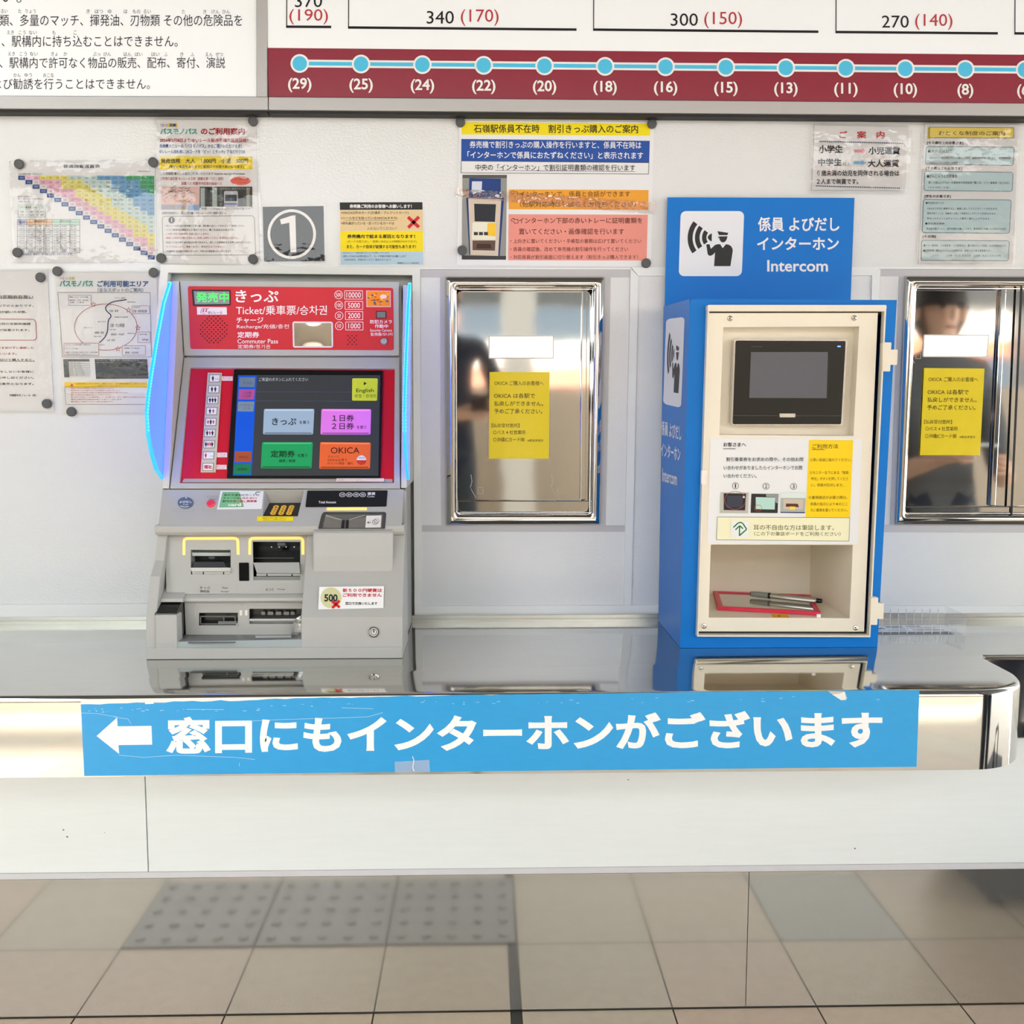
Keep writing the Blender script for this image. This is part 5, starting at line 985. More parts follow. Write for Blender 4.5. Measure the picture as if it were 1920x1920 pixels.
def cabinet():
    r = thing('intercom_cabinet', 'tall blue intercom cabinet with cream front panel and black monitor on the counter', 'intercom', ((CX0+CX1)/2, -.14, .7585))
    def add(mb, n, p=r, **k): return mb.build(n, p, **k)
    zf = B(1461, 1158.5, .006).z; yb = ZP(zf)(1529, 1114).y
    # shell: sides, top, bottom and back, open in front behind the panels
    x = CX0; D = .003
    prof = [(-.267, .7585), (-.2955, 1.4335), (-.012, 1.4465), (-.012, .7585)]
    mb = MB(); mb.yz(prof, CX0, CX0+D, blue_m); mb.yz(prof, CX1-D, CX1, blue_m)
    mb.prism([(CX0+D, y, z) for y, z in ((-.2955, 1.4335), (-.2955, 1.4305), (-.012, 1.4435), (-.012, 1.4465))], (CX1-CX0-2*D, 0, 0), blue_m); mb.box(CX0+D, CX1-D, -.266, -.012, .7585, .7615, blue_m); mb.box(CX0+D, CX1-D, -.015, -.012, .7615, 1.443, blue_m)
    fo = [(1293, 558.6), (1682.2, 558), (1646, 1213.4), (1275, 1215)]; fi = fq(1331, 590, 1655, 590, 1625, 1180, 1313, 1182)
    cx = lambda: None
    P = [Vector((CX0, -.267, .7585)), Vector((CX1, -.267, .7585)), Vector((CX1, -.2955, 1.4335)), Vector((CX0, -.2955, 1.4335))]
    def px(p):
        c = p-CAM; return (960+FPX*c.dot(_R)/c.dot(_F), 960+FPX*c.dot(_D)/c.dot(_F))
    mb.plate(B, [px(p) for p in P], [fi], blue_m, 0, .002)
    add(mb, 'cabinet_shell', bevel=0)
    # sign board
    SB = YP(-.016); mb = MB(); mb.slab(SB, fq(1252, 370, 1602.3, 371, 1594.5, 575, 1246.6, 575), blue_m, 0, .004); sb = add(mb, 'sign_board', solid=True)
    q = fq(1276.3, 395.8, 1395.4, 395.8, 1390.8, 517.7, 1272.5, 517.7); WB = ink((238, 240, 244)); DK = ink((44, 46, 46))
    mb = MB(); mb.face(SB, rounded(q, 10), WB, .0004); emblem(mb, SB, q, .0008, 1, DK); add(mb, 'emblem', sb)
    mb = MB(); mb.text(SB, '係員 よびだし', 1421, 406.9, 1574, 434, WHT, .0005, .022); mb.text(SB, 'インターホン', 1419.4, 444.4, 1573, 469, WHT, .0005, .024); mb.text(SB, 'Intercom', 1438.4, 487.6, 1552.4, 509.4, WHT, .0005, .02); add(mb, 'lettering', sb)
    # side prints
    SD = XPL(CX0); q = fq(1249, 598.5, 1283.8, 594, 1277, 764.8, 1243.3, 756.9); mb = MB(); mb.face(SD, rounded(q, 7), WB, .0004); emblem(mb, SD, q, .0008, 1, DK); add(mb, 'side_emblem')
    mb = MB(); mb.text(SD, '係員 よびだし', 1240.6, 788, 1277.5, 816, WHT, .0005, .022, .29); mb.text(SD, 'インターホン', 1239.2, 828.7, 1275.6, 855, WHT, .0005, .024, .29); mb.text(SD, 'Intercom', 1241.7, 877.6, 1269.2, 902.4, WHT, .0005, .02, .31); add(mb, 'side_lettering')
    # outer rim, hood bar
    mb = MB(); o = fq(1327, 581, 1661.8, 581, 1632, 1195, 1307, 1194); i_ = fq(1330, 584, 1658.6, 584, 1629.6, 1191.6, 1310, 1191); mb.plate(B, o, [i_], cream_m, .016, .016); rim = add(mb, 'panel_rim', solid=True, bevel=.0006)
    mb = MB(); mb.slab(B, rounded(fq(1327, 571.6, 1662.6, 571.8, 1661.6, 583, 1326.8, 583), 3), cream_m, .018, .018); add(mb, 'hood_bar', solid=True, bevel=.001)
    mb = MB(); mb.face(B, fq(1331, 584, 1658, 584, 1629, 1191, 1311, 1191), dark_m, .0012) if False else mb.plate(B, fq(1328, 581, 1660, 581, 1630, 1193, 1308, 1193), [fi], dark_m, .0006, .0005); add(mb, 'dark_gap')
    # inner panel
    h1 = fq(1356.7, 613.8, 1610.8, 612.6, 1600, 817.4, 1349.3, 815.2); h2 = fq(1333, 1021.5, 1599, 1022, 1593, 1159, 1329, 1158)
    mb = MB(); mb.plate(B, fq(1329, 586.8, 1646.4, 586.4, 1620.5, 1184.6, 1309.6, 1184.2), [h1, h2], cream_m, .008, .004); ip = add(mb, 'inner_panel', solid=True, bevel=.001)
    mb = MB(); mb.pocket(B, h1, .027, cream_m, cream_m, .005); add(mb, 'monitor_recess')
    # compartment
    L = [B(u, v, .006) for u, v in h2]; fr = [Vector((p.x, p.y, p.z)) for p in L]; zt = L[0].z
    fr[2].z = fr[3].z = zf; bk = [Vector((fr[3].x, yb, zt)), Vector((fr[2].x, yb, zt)), Vector((fr[2].x, yb, zf)), Vector((fr[3].x, yb, zf))]
    mb = MB(); mb.add(fr+bk, [(0, 1, 5, 4), (1, 2, 6, 5), (2, 3, 7, 6), (3, 0, 4, 7), (4, 5, 6, 7)], cream_m); add(mb, 'compartment')
    mb = MB(); FL = ZP(zf); mb.face(FL, fq(1446, 1151.4, 1476, 1151.4, 1480.5, 1158.2, 1449, 1158), ink((248, 186, 40)), .0006); mb.text(FL, '★', 1457.5, 1153, 1464, 1156.4, K, .0009); add(mb, 'yellow_floor_label')
    # monitor
    back = -.0215
    mb = MB(); mb.slab(B, rounded(fq(1376.6, 636, 1588, 637, 1579, 797.6, 1371.4, 797.6), 4), mat('silver_edge', (206, 204, 198), .25, .6), .001, .021); mo = add(mb, 'monitor', solid=True, bevel=.001)
    mb = MB(); mb.slab(B, rounded(fq(1379.5, 638.6, 1585.8, 639.4, 1577, 795.4, 1374, 795.4), 2.5), mat('monitor_black_gloss', (17, 22, 24), .08, coat=.3, var=.1), .0026, .0014); mb.build('monitor_face', mo)
    mb = MB(); mb.face(B, fq(1408, 660, 1552.6, 660, 1550, 746.6, 1404.8, 746), mat('lcd_grey', (88, 90, 98), .35, var=.06), .003); mb.build('display', mo)
    mb = MB(); mb.line(B, [(1374.4, 779.2), (1578, 779.8)], .8, ink((74, 78, 80)), .003); mb.line(B, [(1554.6, 660), (1551, 746.6)], .8, ink((54, 58, 60)), .003); mb.line(B, [(1408, 649.6), (1430, 649.6)], 1.6, ink((60, 64, 66)), .003); mb.face(B, ell(1480, 646, 3, 3), ink((30, 36, 38)), .003); mb.build('monitor_trim', mo)
    mb = MB(); mb.slab(B, rounded(fq(1462, 775.4, 1491.4, 775.4, 1491, 782.4, 1462, 782.4), .8), mat('silver_edge', (206, 204, 198)), .0055, .003); mb.build('call_key', mo, bevel=.0005)
    mb = MB(); mb.face(B, rounded(rect(1570, 648.2, 1576.4, 650.8), 1), mat('blue_led', (60, 90, 255), .3, emit=2.5, var=0), .0034); mb.build('indicator_led', mo)
    # screws, latches
    for u, v in ((1368.7, 597), (1601.7, 596.2), (1319.9, 1173.8), (1604, 1177)):
        mb = MB(); p = B(u, v, .0078); rr = (B(u+5.3, v, .0078)-p).length
        mb.tube([p, p+B.n*.0008, p+B.n*.0022, p+B.n*.003], [rr, rr, rr*.85, rr*.45], mat('screw_steel', (196, 192, 184), .25, 1), 18); mb.face(B, ell(u, v, 1.5, 1.5, 6), dark_m, .011); mb.build('screw', r)
    for q1, q2 in ((fq(1655.4, 642, 1671.4, 642, 1669, 696.4, 1654.4, 696.4), fq(1670, 655.5, 1683.4, 655.5, 1682, 684.4, 1669, 684)), (fq(1633.5, 1120.4, 1647, 1120.4, 1644.8, 1171.8, 1631.4, 1171.4), fq(1646, 1131, 1657.4, 1131, 1656.4, 1160.8, 1645, 1160.4))):
        mb = MB(); mb.slab(B, rounded(q1, 1.5), cream_m, .022, .012); mb.slab(B, rounded(q2, 1.5), cream_m, .019, .010); add(mb, 'hinge', bevel=.0006)
    mb = MB(); mb.slab(B, rounded(fq(1315.8, 881, 1325.6, 881, 1325, 908.6, 1315, 908.6), 3), mat('latch_white', (246, 240, 230), .35), .019, .01); add(mb, 'latch', bevel=.0006)
    # ---- things inside
    z1 = zf+.0008; z2 = zf+.0078
    TPl = ZP(z2); rw = thing('writing_board', 'thin red framed writing board lying in the lower compartment', 'writing board', TPl(1440, 1130)*1.0)
    rw.location.z = z1
    red = mat('red_tray', (222, 42, 74), .4); top = [TPl(*p) for p in fq(1345.6, 1137.6, 1539, 1147.6, 1519.5, 1114.8, 1337.4, 1107.8)]
    inn = [TPl(*p) for p in fq(1355.7, 1136.2, 1528.8, 1145.4, 1512, 1116.0, 1346.9, 1110.2)]
    mb = MB(); n = 4; dz = Vector((0, 0, z1-z2)); vs = top+inn+[p+dz for p in top]+[p+dz*.35 for p in inn]
    fs = [(i, (i+1) % 4, 4+(i+1) % 4, 4+i) for i in range(4)]+[(i, (i+1) % 4, 8+(i+1) % 4, 8+i) for i in range(4)]+[(4+i, 4+(i+1) % 4, 12+(i+1) % 4, 12+i) for i in range(4)]+[(8, 9, 10, 11)]
    mb.add(vs, fs, red); mb.build('board_frame', rw)
    mb = MB(); mb.add([p+dz*.3 for p in inn], [(0, 1, 2, 3)], mat('board_surface', (190, 188, 176), .06, .6, var=.02)); mb.build('writing_surface', rw)
    mb = MB(); c = TPl(1534.6, 1151); mb.box(c.x-.0035, c.x+.0035, c.y-.0036, c.y+.002, z1+.0003, z1+.0066, WHT); mb.build('white_corner_clip', rw)
    PZ = ZP(z2+.0062); a, b = PZ(1409, 1113.4), PZ(1541, 1127); ax = (b-a)
    pn = thing('marker_pen', 'silver marker pen with clear cap lying on the red writing board', 'pen', (a+b)/2)
    def cyl(t0, t1, rs, M, nm):
        mb = MB(); k = len(rs); mb.tube([a+ax*(t0+(t1-t0)*i/(k-1)) for i in range(k)], rs, M, 18); mb.build(nm, pn, smooth=False)
    cyl(.27, .93, [.0056, .0058, .0058, .0056], mat('pen_silver', (198, 198, 196), .22, .85), 'barrel'); cyl(0, .27, [.0052, .0062, .0062, .0062], mat('pen_cap_grey', (138, 146, 142), .12, coat=.5), 'cap'); cyl(-.012, .06, [.0046, .0050], mat('pen_tip_dark', (52, 58, 54), .3), 'cap_end'); cyl(.25, .28, [.0064, .0064], black_m, 'cap_ring'); cyl(.93, 1.0, [.0052, .0046], black_m, 'end_plug')
    # ---- instruction sheet on the panel
    D = .0106; S = B
    def ex(mb, S, d):
        UL = ink((40, 40, 40)); mb.line(S, [(1355.8, 841.2), (1379, 841.4)], 1.1, UL, d); mb.line(S, [(1522.6, 842.6), (1546, 842.8)], 1.1, ink((90, 70, 10)), d+.0004)
        for x, y, s in ((1379, 911, '1'), (1436.4, 911.6, '2'), (1488, 912, '3')): mb.ring(S, ell(x, y, 6.2, 6.2, 24), ell(x, y, 5.4, 5.4, 24), UL, d); w = 1 if s == '1' else 2; mb.text(S, s, x-w, y-3.8, x+w, y+3.8, UL, d, .01)
        def P(q, c, e): mb.face(S, q, ink(c), d+e)
        P(fq(1351.5, 923, 1404, 923.4, 1402.6, 962.4, 1349.6, 962), (190, 190, 176), 0); P(fq(1357, 925, 1399, 925.6, 1397, 957, 1357, 956.4), (34, 34, 40), .0002); P(fq(1363, 929, 1394, 929.6, 1392, 952, 1362, 951), (58, 62, 76), .0003); mb.ring(S, ell(1378.4, 938, 20, 17.4), ell(1378.4, 938, 19.2, 16.6), ink((190, 80, 90)), d+.0005); P(ell(1394.6, 932, 2, 2, 10), (226, 226, 226), .0006)
        P(fq(1409, 925.6, 1459.6, 926.2, 1458, 962, 1407.4, 961.6), (44, 42, 40), 0); P(fq(1417, 932, 1453.6, 933, 1452.6, 955.4, 1417, 954.6), (186, 222, 212), .0002); P(fq(1436, 926.4, 1459, 926.6, 1458.6, 944, 1454, 942, 1453.6, 932.6, 1437, 931.6), (150, 154, 156), .0003); mb.ring(S, ell(1421.6, 952.6, 7, 6.2), ell(1421.6, 952.6, 6.3, 5.5), ink((200, 70, 60)), d+.0005)
        P(fq(1464, 923.4, 1511.4, 923.8, 1509, 962.2, 1463.4, 961.6), (176, 182, 176), 0); P(fq(1464, 923.4, 1511.4, 923.8, 1510.8, 934, 1464, 933.6), (222, 234, 228), .0002); P(fq(1469, 936, 1506.6, 936.4, 1505.4, 955, 1468.6, 954.4), (210, 194, 176), .0003); P(fq(1474, 944, 1496, 944.6, 1498, 951, 1473, 950), (92, 50, 44), .0004); P(fq(1481, 949.6, 1491, 949.8, 1490.6, 956, 1480.6, 956), (246, 216, 80), .0005); P(fq(1463.4, 959.6, 1509.2, 960, 1509, 962.2, 1463.4, 961.6), (60, 70, 110), .0004)
        G = ink((20, 124, 70)); mb.face(S, fq(1370.9, 976, 1404.4, 976.2, 1403.6, 1007.9, 1370.2, 1007.4), ink((240, 242, 240)), d+.0004)
        mb.line(S, [(1375, 989), (1384, 980.6), (1389, 979.4), (1393, 981.6), (1400, 992.4), (1386.4, 1004.6), (1386.8, 986)], 2.3, G, d+.0008); mb.line(S, [(1379, 993.4), (1387, 985.6), (1393, 991.4)], 2.3, G, d+.0008)
        mb.frame(S, fq(1345, 969.4, 1593.4, 971, 1591.7, 1014.6, 1343.4, 1012), .7, ink((80, 90, 60)), d+.0004)
    YI = ink((92, 70, 8)); TI = ink((48, 66, 70)); OI = ink((84, 84, 40))
    sh = poster('instruction_sheet', 'white and yellow instruction sheet stuck across the cream cabinet panel', 'notice', S,
      fq(1332, 821.6, 1617, 822.6, 1608, 1020, 1326, 1017.8), None, [(fq(1517, 824.8, 1599.8, 825.4, 1593.7, 970.2, 1510.5, 969.8), (252, 214, 12)), (fq(1345, 969.4, 1593.4, 971, 1591.7, 1014.6, 1343.4, 1012), (246, 242, 204))],
      [('お客さまへ', 1356.3, 829.4, 1398.8, 837.6, K, .02), ('割引乗車券をお求めの際や、その他お問', 1361.7, 857.4, 1506, 865.2, TI, .01), ('い合わせがありましたらインターホンでお問', 1356.8, 873, 1504, 881, TI, .01), ('い合わせください。', 1356.8, 888.4, 1418.6, 896.2, TI, .01),
       ('ご利用方法', 1523, 832.6, 1571.6, 841, YI, .01), ('①黒い画面に触れてください。', 1519, 859.2, 1596.4, 865.2, YI), ('②モニター左下にある「係員', 1518.3, 883, 1591, 889.2, YI, .0), ('呼出」ボタンを押してくださ', 1521, 894.6, 1590, 900.8, YI), ('い。係員が応対します。', 1520.7, 906.4, 1581.6, 912.4, YI), ('③書類確認が必要の際は、', 1516, 929.8, 1589, 935.8, YI), ('係員の指示により★のとこ', 1519.4, 942, 1589, 948, YI), ('ろに書類を置いてください。', 1519.4, 953.5, 1589, 959.4, YI),
       ('耳の不自由な方は筆談します。', 1412.8, 983.8, 1563.8, 993.8, OI, 0, .004), ('（この下の筆談ボードをご利用ください）', 1414, 996.6, 1576, 1004.6, OI, 0, .004)], ex, d0=.0092)
cabinet()

# ================================================================== ACRYLIC TRAY WITH LEAFLETS
def acrylic():
    Z = ZP(.7584); f = Z(1811, 1190.5); bk = ZP(.7584+.042)(1787.7, 1136.2)
    x0, x1, y0, y1, z0, z1 = .784, f.x, f.y, bk.y, .7584, .7584+.042
    if y1 > -.014: y1 = -.014
    r = thing('acrylic_tray', 'clear ribbed acrylic leaflet tray beside the blue cabinet', 'tray', ((x0+x1)/2, (y0+y1)/2, z0))
    ac = frost('clear_acrylic', .10)
    mb = MB(); T = .0025; mb.box(x0, x1, y0, y1, z0, z0+T, ac); mb.build('tray_floor', r)
    for a in ((x0, x1, y0, y0+T), (x0, x1, y1-T, y1), (x0, x0+T, y0+T, y1-T), (x1-T, x1, y0+T, y1-T)):
        mb = MB(); mb.box(*a, z0+T, z1 if a[2] > y0+.01 or a[0] > x0+.05 else z0+.022, ac); mb.build('tray_side', r)
    rib = frost('acrylic_rib', .5)
    n = 12
    for i in range(n):
        xx = x0+.012+(x1-x0-.03)*i/(n-1); mb = MB(); mb.box(xx-.0007, xx+.0007, y0+T, y0+T+.0015, z0+T, z0+.022, rib); mb.box(xx-.0007, xx+.0007, y1-T-.0015, y1-T, z0+T, z0+.036, rib); mb.build('rib', r)
    for i, (a, b, c, d, rz, nm) in enumerate(((x0+.008, x1-.012, y0+.02, y1-.02, 0, 'white leaflet with grey pictures lying flat in the acrylic tray'), (x0+.03, x1-.03, y0+.035, y1-.03, .08, 'white leaflet lying askew on another leaflet in the acrylic tray'))):
        lf = thing('leaflet', nm, 'leaflet', ((a+b)/2, (c+d)/2, z0+T+.0004+i*.0014), 'leaflets in the acrylic tray'); o = lf.location.copy()
        mb = MB(); mb.box(a, b, c, d, o.z, o.z+.001, paper); mb.build('sheet', lf)
        mb = MB(); z = o.z+.0012; rn = random.Random(i+2)
        def Q(p, q, s, t, cc): mb.add([(p, s, z), (q, s, z), (q, t, z), (p, t, z)], [(0, 1, 2, 3)], ink(cc))
        w, h = b-a, d-c
        for (u0, u1, v0, v1, cc) in ((.05, .22, .1, .5, (86, 96, 104)), (.27, .5, .45, .9, (120, 130, 142)), (.55, .75, .5, .85, (150, 158, 168)), (.3, .5, .12, .3, (170, 176, 184)), (.56, .9, .12, .18, (90, 94, 100)), (.56, .85, .26, .31, (110, 114, 120))): Q(a+w*u0, a+w*u1, c+h*v0, c+h*v1, cc)
        mb.build('printed_pictures', lf); lf.rotation_euler.z = rz
acrylic()

# ================================================================== BANNER ON THE COUNTER EDGE
def banner():
    S = YP(-.5786)
    r = thing('banner', 'long bright blue banner with white arrow and lettering stuck on the counter edge', 'banner', S(930, 1447))
    bb = mat('banner_blue', (34, 158, 222), .35, coat=.15, var=.05, bump=(9, .25, .003), stretch=(1, 1, 3))
    rn = random.Random(11)
    top = []
    for i in range(91):
        t = i/90; u = 151.5+(1724-151.5)*t; base = 1311.2-17.2*t if t < .35 else 1305.2-11*(t-.35)/.65
        base = 1311+(1294-1311)*min(1, t*1.05)
        torn = max(0, 9.5*(1-t/.42)) + (rn.uniform(-1.2, 1.6) if t < .5 else rn.uniform(-.2, .4))
        top.append((u, base+max(0, torn)))
    mb = MB(); mb.plate(S, top+[(1718.5, 1437.8), (1400, 1441), (900, 1446.3), (500, 1450.3), (158, 1455)], [], bb, .0006, .0005); mb.build('vinyl', r)
    mb = MB(); wt = mat('torn_paper_white', (236, 236, 232), .6, var=.05)
    lo = top[:46]; up = [(u, 1311-17*min(1, (u-151.5)/1572.5*1.05)) for u, v in lo]
    mb.face(S, up+[(u, v+.6) for u, v in reversed(lo)], wt, .0004); mb.build('torn_edge', r)
    mb = MB(); d = .001
    mb.face(S, fq(181, 1380, 219.4, 1345.6, 220.6, 1361.8, 284, 1361, 285.4, 1396.2, 222.2, 1397, 223.4, 1413.6), WHT, d)
    mb.text(S, '窓口にもインターホンがございます', 311.5, 1343, 1654.5, 1413.5, WHT, d, .036, -.0092); mb.build('lettering', r)
    mb = MB(); sc = ink((176, 214, 238))
    for P in ([(152, 1337), (180, 1337.5), (205, 1342), (220, 1344)], [(215, 1345), (240, 1348), (246, 1358)], [(640, 1346), (690, 1344), (718, 1336)], [(470, 1352), (530, 1349), (640, 1346)], [(223, 1416), (270, 1420), (330, 1416), (440, 1420), (478, 1424)], [(350, 1330), (420, 1330.6)], [(640, 1327), (700, 1329)], [(449, 1430), (449, 1437)]): mb.line(S, P, .8, sc, .0009)
    for i in range(60):
        u = 160+rn.random()**1.6*1500; v = 1311-17*(u-151)/1572+rn.uniform(9, 18)+(8 if u < 500 else 0); mb.line(S, [(u, v), (u+rn.uniform(1, 7), v+rn.uniform(-1, 1))], rn.uniform(.5, 1.2), sc, .0009)
    mb.build('scratches', r)
    mb = MB(); mb.face(S, fq(1552, 1296, 1584, 1296.4, 1588, 1309, 1576, 1312.6, 1566, 1305.6), ink((200, 198, 192)), .0011); mb.face(S, fq(1560, 1302, 1572, 1301, 1584, 1297, 1587, 1312, 1578, 1313), wt, .0016); mb.build('torn_flap', r)
    mb = MB(); tp = frost('frosted_tape', .42, (214, 222, 232)); mb.face(S, fq(740, 1428.6, 805, 1424.4, 806, 1447.4, 740.4, 1448.4), tp, .0014); mb.build('tape_patch', r)
    mb = MB(); mb.face(S, fq(271, 1310.6, 288, 1310, 288.4, 1319.6, 272, 1320.4), ink((238, 238, 236)), .0013); mb.line(S, [(773.4, 1418), (776, 1425), (774, 1440), (776.4, 1446)], 1.6, ink((232, 226, 214)), .0016); mb.build('paper_scrap', r)
banner()

# ================================================================== WHAT STANDS BEHIND THE CAMERA (seen in the steel and the laminates; some parts added to shape the light)
def surroundings():
    cm = mat('ceiling_panel', (84, 86, 88), .8); pm = mat('parapet_grey', (150, 138, 122), .5); cl = mat('column_grey', (178, 176, 170), .5)
    mb = MB(); Z = 2.95
    hx0, hx1, hy0, hy1 = -3.5, -1.9, -3.7, -2.0
    for x0, x1, y0, y1 in ((-9, hx0, -4.7, .05), (hx1, 9, -4.7, .05), (hx0, hx1, -4.7, hy0), (hx0, hx1, hy1, .05), (-9, 9, -6.4, -6.0), (-9, -3.6, -6.0, -4.7), (4.2, 9, -6.0, -4.7)): mb.box(x0, x1, y0, y1, Z, Z+.12, cm)  # openings added in the ceiling to let sun patches fall on the floor
    mb.build('ceiling', kind='structure')
    mb = MB(); mb.box(-4.2, 4.2, 0, .02, 2.1, 3.0, wall_m); mb.box(-4.2, -2.4, 0, .02, 0, 2.1, wall_m); mb.box(2.7, 4.2, 0, .02, 0, 2.1, wall_m); mb.build('wall_upper', kind='structure')
    mb = MB(); mb.box(-9, 9, -7.2, -7.0, 0, 1.40, pm); mb.build('wall_parapet', kind='structure')
    mb = MB(); mb.box(-4.4, -4.25, -5.6, .02, 0, 3.0, cl); mb.build('wall_left', kind='structure')  # unseen wall added to cut the light from the left
    for i, x in enumerate((-5.2, -2.35, .3)):
        mb = MB(); mb.box(x-.14, x+.14, -7.0, -6.7, 0, 4.2, cl); mb.build('pillar_%d' % (i+1), kind='structure')
    mb = MB(); mb.box(-9, 9, -7.12, -7.0, 2.12, 2.5, mat('facade_bar', (96, 98, 98), .5)); mb.build('trim_14', kind='structure')  # unseen crossbar and uprights, added to break up the sky's reflection
    for i, x in enumerate((-3.9, -.9, 1.75, 3.3, 4.9)):
        mb = MB(); mb.box(x-.05, x+.05, -7.14, -7.0, 1.40, 4.2, mat('facade_bar', (96, 98, 98), .5)); mb.build('trim_%d' % (15+i), kind='structure')
    specs = [('pink and white apartment block behind the parapet', -2, 7, -34, 8.2, (236, 170, 140), (250, 236, 220)), ('white office block with grey roof behind the parapet', -16, -6, -38, 5.6, (226, 222, 214), (150, 160, 170)), ('orange tiled apartment block behind the parapet, far right', 9, 22, -36, 9.4, (232, 150, 112), (246, 226, 206)), ('low cream house behind the parapet, far left', -34, -20, -40, 6.2, (228, 216, 196), (120, 120, 118))]
    for nm, x0, x1, y, h, c, c2 in specs:
        r = thing('apartment_building', nm, 'building', ((x0+x1)/2, y, -6))
        mb = MB(); mb.box(x0, x1, y-8, y, -6, h, mat('wall_%d_%d' % c[:2], c, .7)); mb.build('building_wall', r)
        for k in range(4):
            z = h-2.2-k*2.9; mb = MB(); mb.box(x0+.6, x1-.6, y, y+.6, z-.6, z+.3, mat('balcony_%d_%d' % c2[:2], c2, .7)); mb.build('balcony', r)
            mb = MB(); mb.box(x0+1, x1-1, y+.02, y+.08, z+.3, z+1.6, mat('window_glass', (70, 84, 96), .15)); mb.build('window_band', r)
        mb = MB(); mb.box(x0-.4, x1+.4, y-8.4, y+.4, h, h+.5, mat('roof_%d' % c[2], tuple(int(q*.8) for q in c), .7)); mb.build('roof', r)
    mb = MB(); mb.add([(-120, -120, -6.01), (120, -120, -6.01), (120, -7.3, -6.01), (-120, -7.3, -6.01)], [(0, 1, 2, 3)], mat('street_grey', (150, 150, 146), .8)); mb.build('ground', kind='structure')
    # floor hatch seen in the polished counter edge
    hp = thing('floor_hatch', 'square metal floor hatch reflected at the left end of the counter edge', 'floor hatch', (-1.90, -2.50, .001))
    mb = MB(); mb.box(-2.07, -1.73, -2.66, -2.34, .0005, .004, mat('hatch_rim_steel', (200, 196, 188), .35, .6)); mb.build('hatch_rim', hp)
    mb = MB(); mb.box(-2.05, -1.75, -2.64, -2.36, .004, .006, mat('hatch_plate', (226, 218, 204), .5)); mb.build('hatch_plate', hp)
    mb = MB(); mb.tube([(-1.90, -2.50, .006), (-1.90, -2.50, .008)], [.016, .014], dull_m, 16); mb.build('hatch_latch', hp)
surroundings()

def person(label, loc, face, J, E, zones, extras):
    """one skinned body: J name -> (x,y,z,radius), E edges, zones edge -> material"""
    root = thing('person', label, 'person', loc)
    names = list(J); idx = {n: i for i, n in enumerate(names)}
    me = bpy.data.meshes.new('tmp'); me.from_pydata([J[n][:3] for n in names], [(idx[a], idx[b]) for a, b in E], [])
    o = bpy.data.objects.new('tmp', me); COL.objects.link(o)
    sk = o.modifiers.new('skin', 'SKIN'); sk.use_smooth_shade = True
    for i, n in enumerate(names):
        rr = J[n][3]; rr = rr if isinstance(rr, tuple) else (rr, rr); me.skin_vertices[0].data[i].radius = rr
        me.skin_vertices[0].data[i].use_root = (n == 'pelvis')
    sb = o.modifiers.new('sub', 'SUBSURF'); sb.levels = 2; sb.render_levels = 2
    dg = bpy.context.evaluated_depsgraph_get(); m2 = bpy.data.meshes.new_from_object(o.evaluated_get(dg)); bpy.data.objects.remove(o)
    for p in m2.polygons:
        c = p.center; best = None
        for a, b in E:
            A, B_ = Vector(J[a][:3]), Vector(J[b][:3]); ab = B_-A; t = max(0, min(1, (c-A).dot(ab)/max(1e-9, ab.length_squared))); d = (A+ab*t-c).length - (J[a][3] if not isinstance(J[a][3], tuple) else max(J[a][3]))*(1-t)-(J[b][3] if not isinstance(J[b][3], tuple) else max(J[b][3]))*t
            if best is None or d < best[0]: best = (d, zones.get((a, b), 0))
        p.material_index = best[1]; p.use_smooth = True
    for M in extras['mats']: 
        m2.materials.append(M)
    m2.name = 'body'; bo = bpy.data.objects.new('body', m2); COL.objects.link(bo); bo.parent = root; bo.rotation_euler.z = face
    h = Vector(J['head'][:3])
    def ball(nm, c, r, M, sx=1, sy=1, sz=1, cut=None):
        bm = bmesh.new(); bmesh.ops.create_uvsphere(bm, u_segments=24, v_segments=16, radius=r)
        for v in bm.verts: v.co = Vector((v.co.x*sx, v.co.y*sy, v.co.z*sz))
        if cut: bmesh.ops.delete(bm, geom=[f for f in bm.faces if cut(f.calc_center_median())], context='FACES')
        for v in bm.verts: v.co += c
        q = bpy.data.meshes.new(nm); bm.to_mesh(q); bm.free(); q.materials.append(M); q.polygons.foreach_set('use_smooth', [True]*len(q.polygons)); b = bpy.data.objects.new(nm, q); COL.objects.link(b); b.parent = bo
    hair = extras['hair']
    ball('hair', h+Vector((0, -.012, .012)), .108, hair, .86, 1.0, 1.22, lambda c: c.y > .035 and c.z < extras.get('fringe', .045))
    for s in (-1, 1):
        ball('eye', h+Vector((s*.032, .088, .012)), .012, K); ball('ear', h+Vector((s*.082, -.004, -.005)), .026, extras['mats'][0], .45, .8, 1.2)
    ball('nose', h+Vector((0, .104, -.02)), .014, extras['mats'][0], .8, 1.1, 1.4); ball('mouth', h+Vector((0, .092, -.058)), .02, mat('lip', (176, 110, 100), .5), 1.1, .4, .3)
    return root, bo
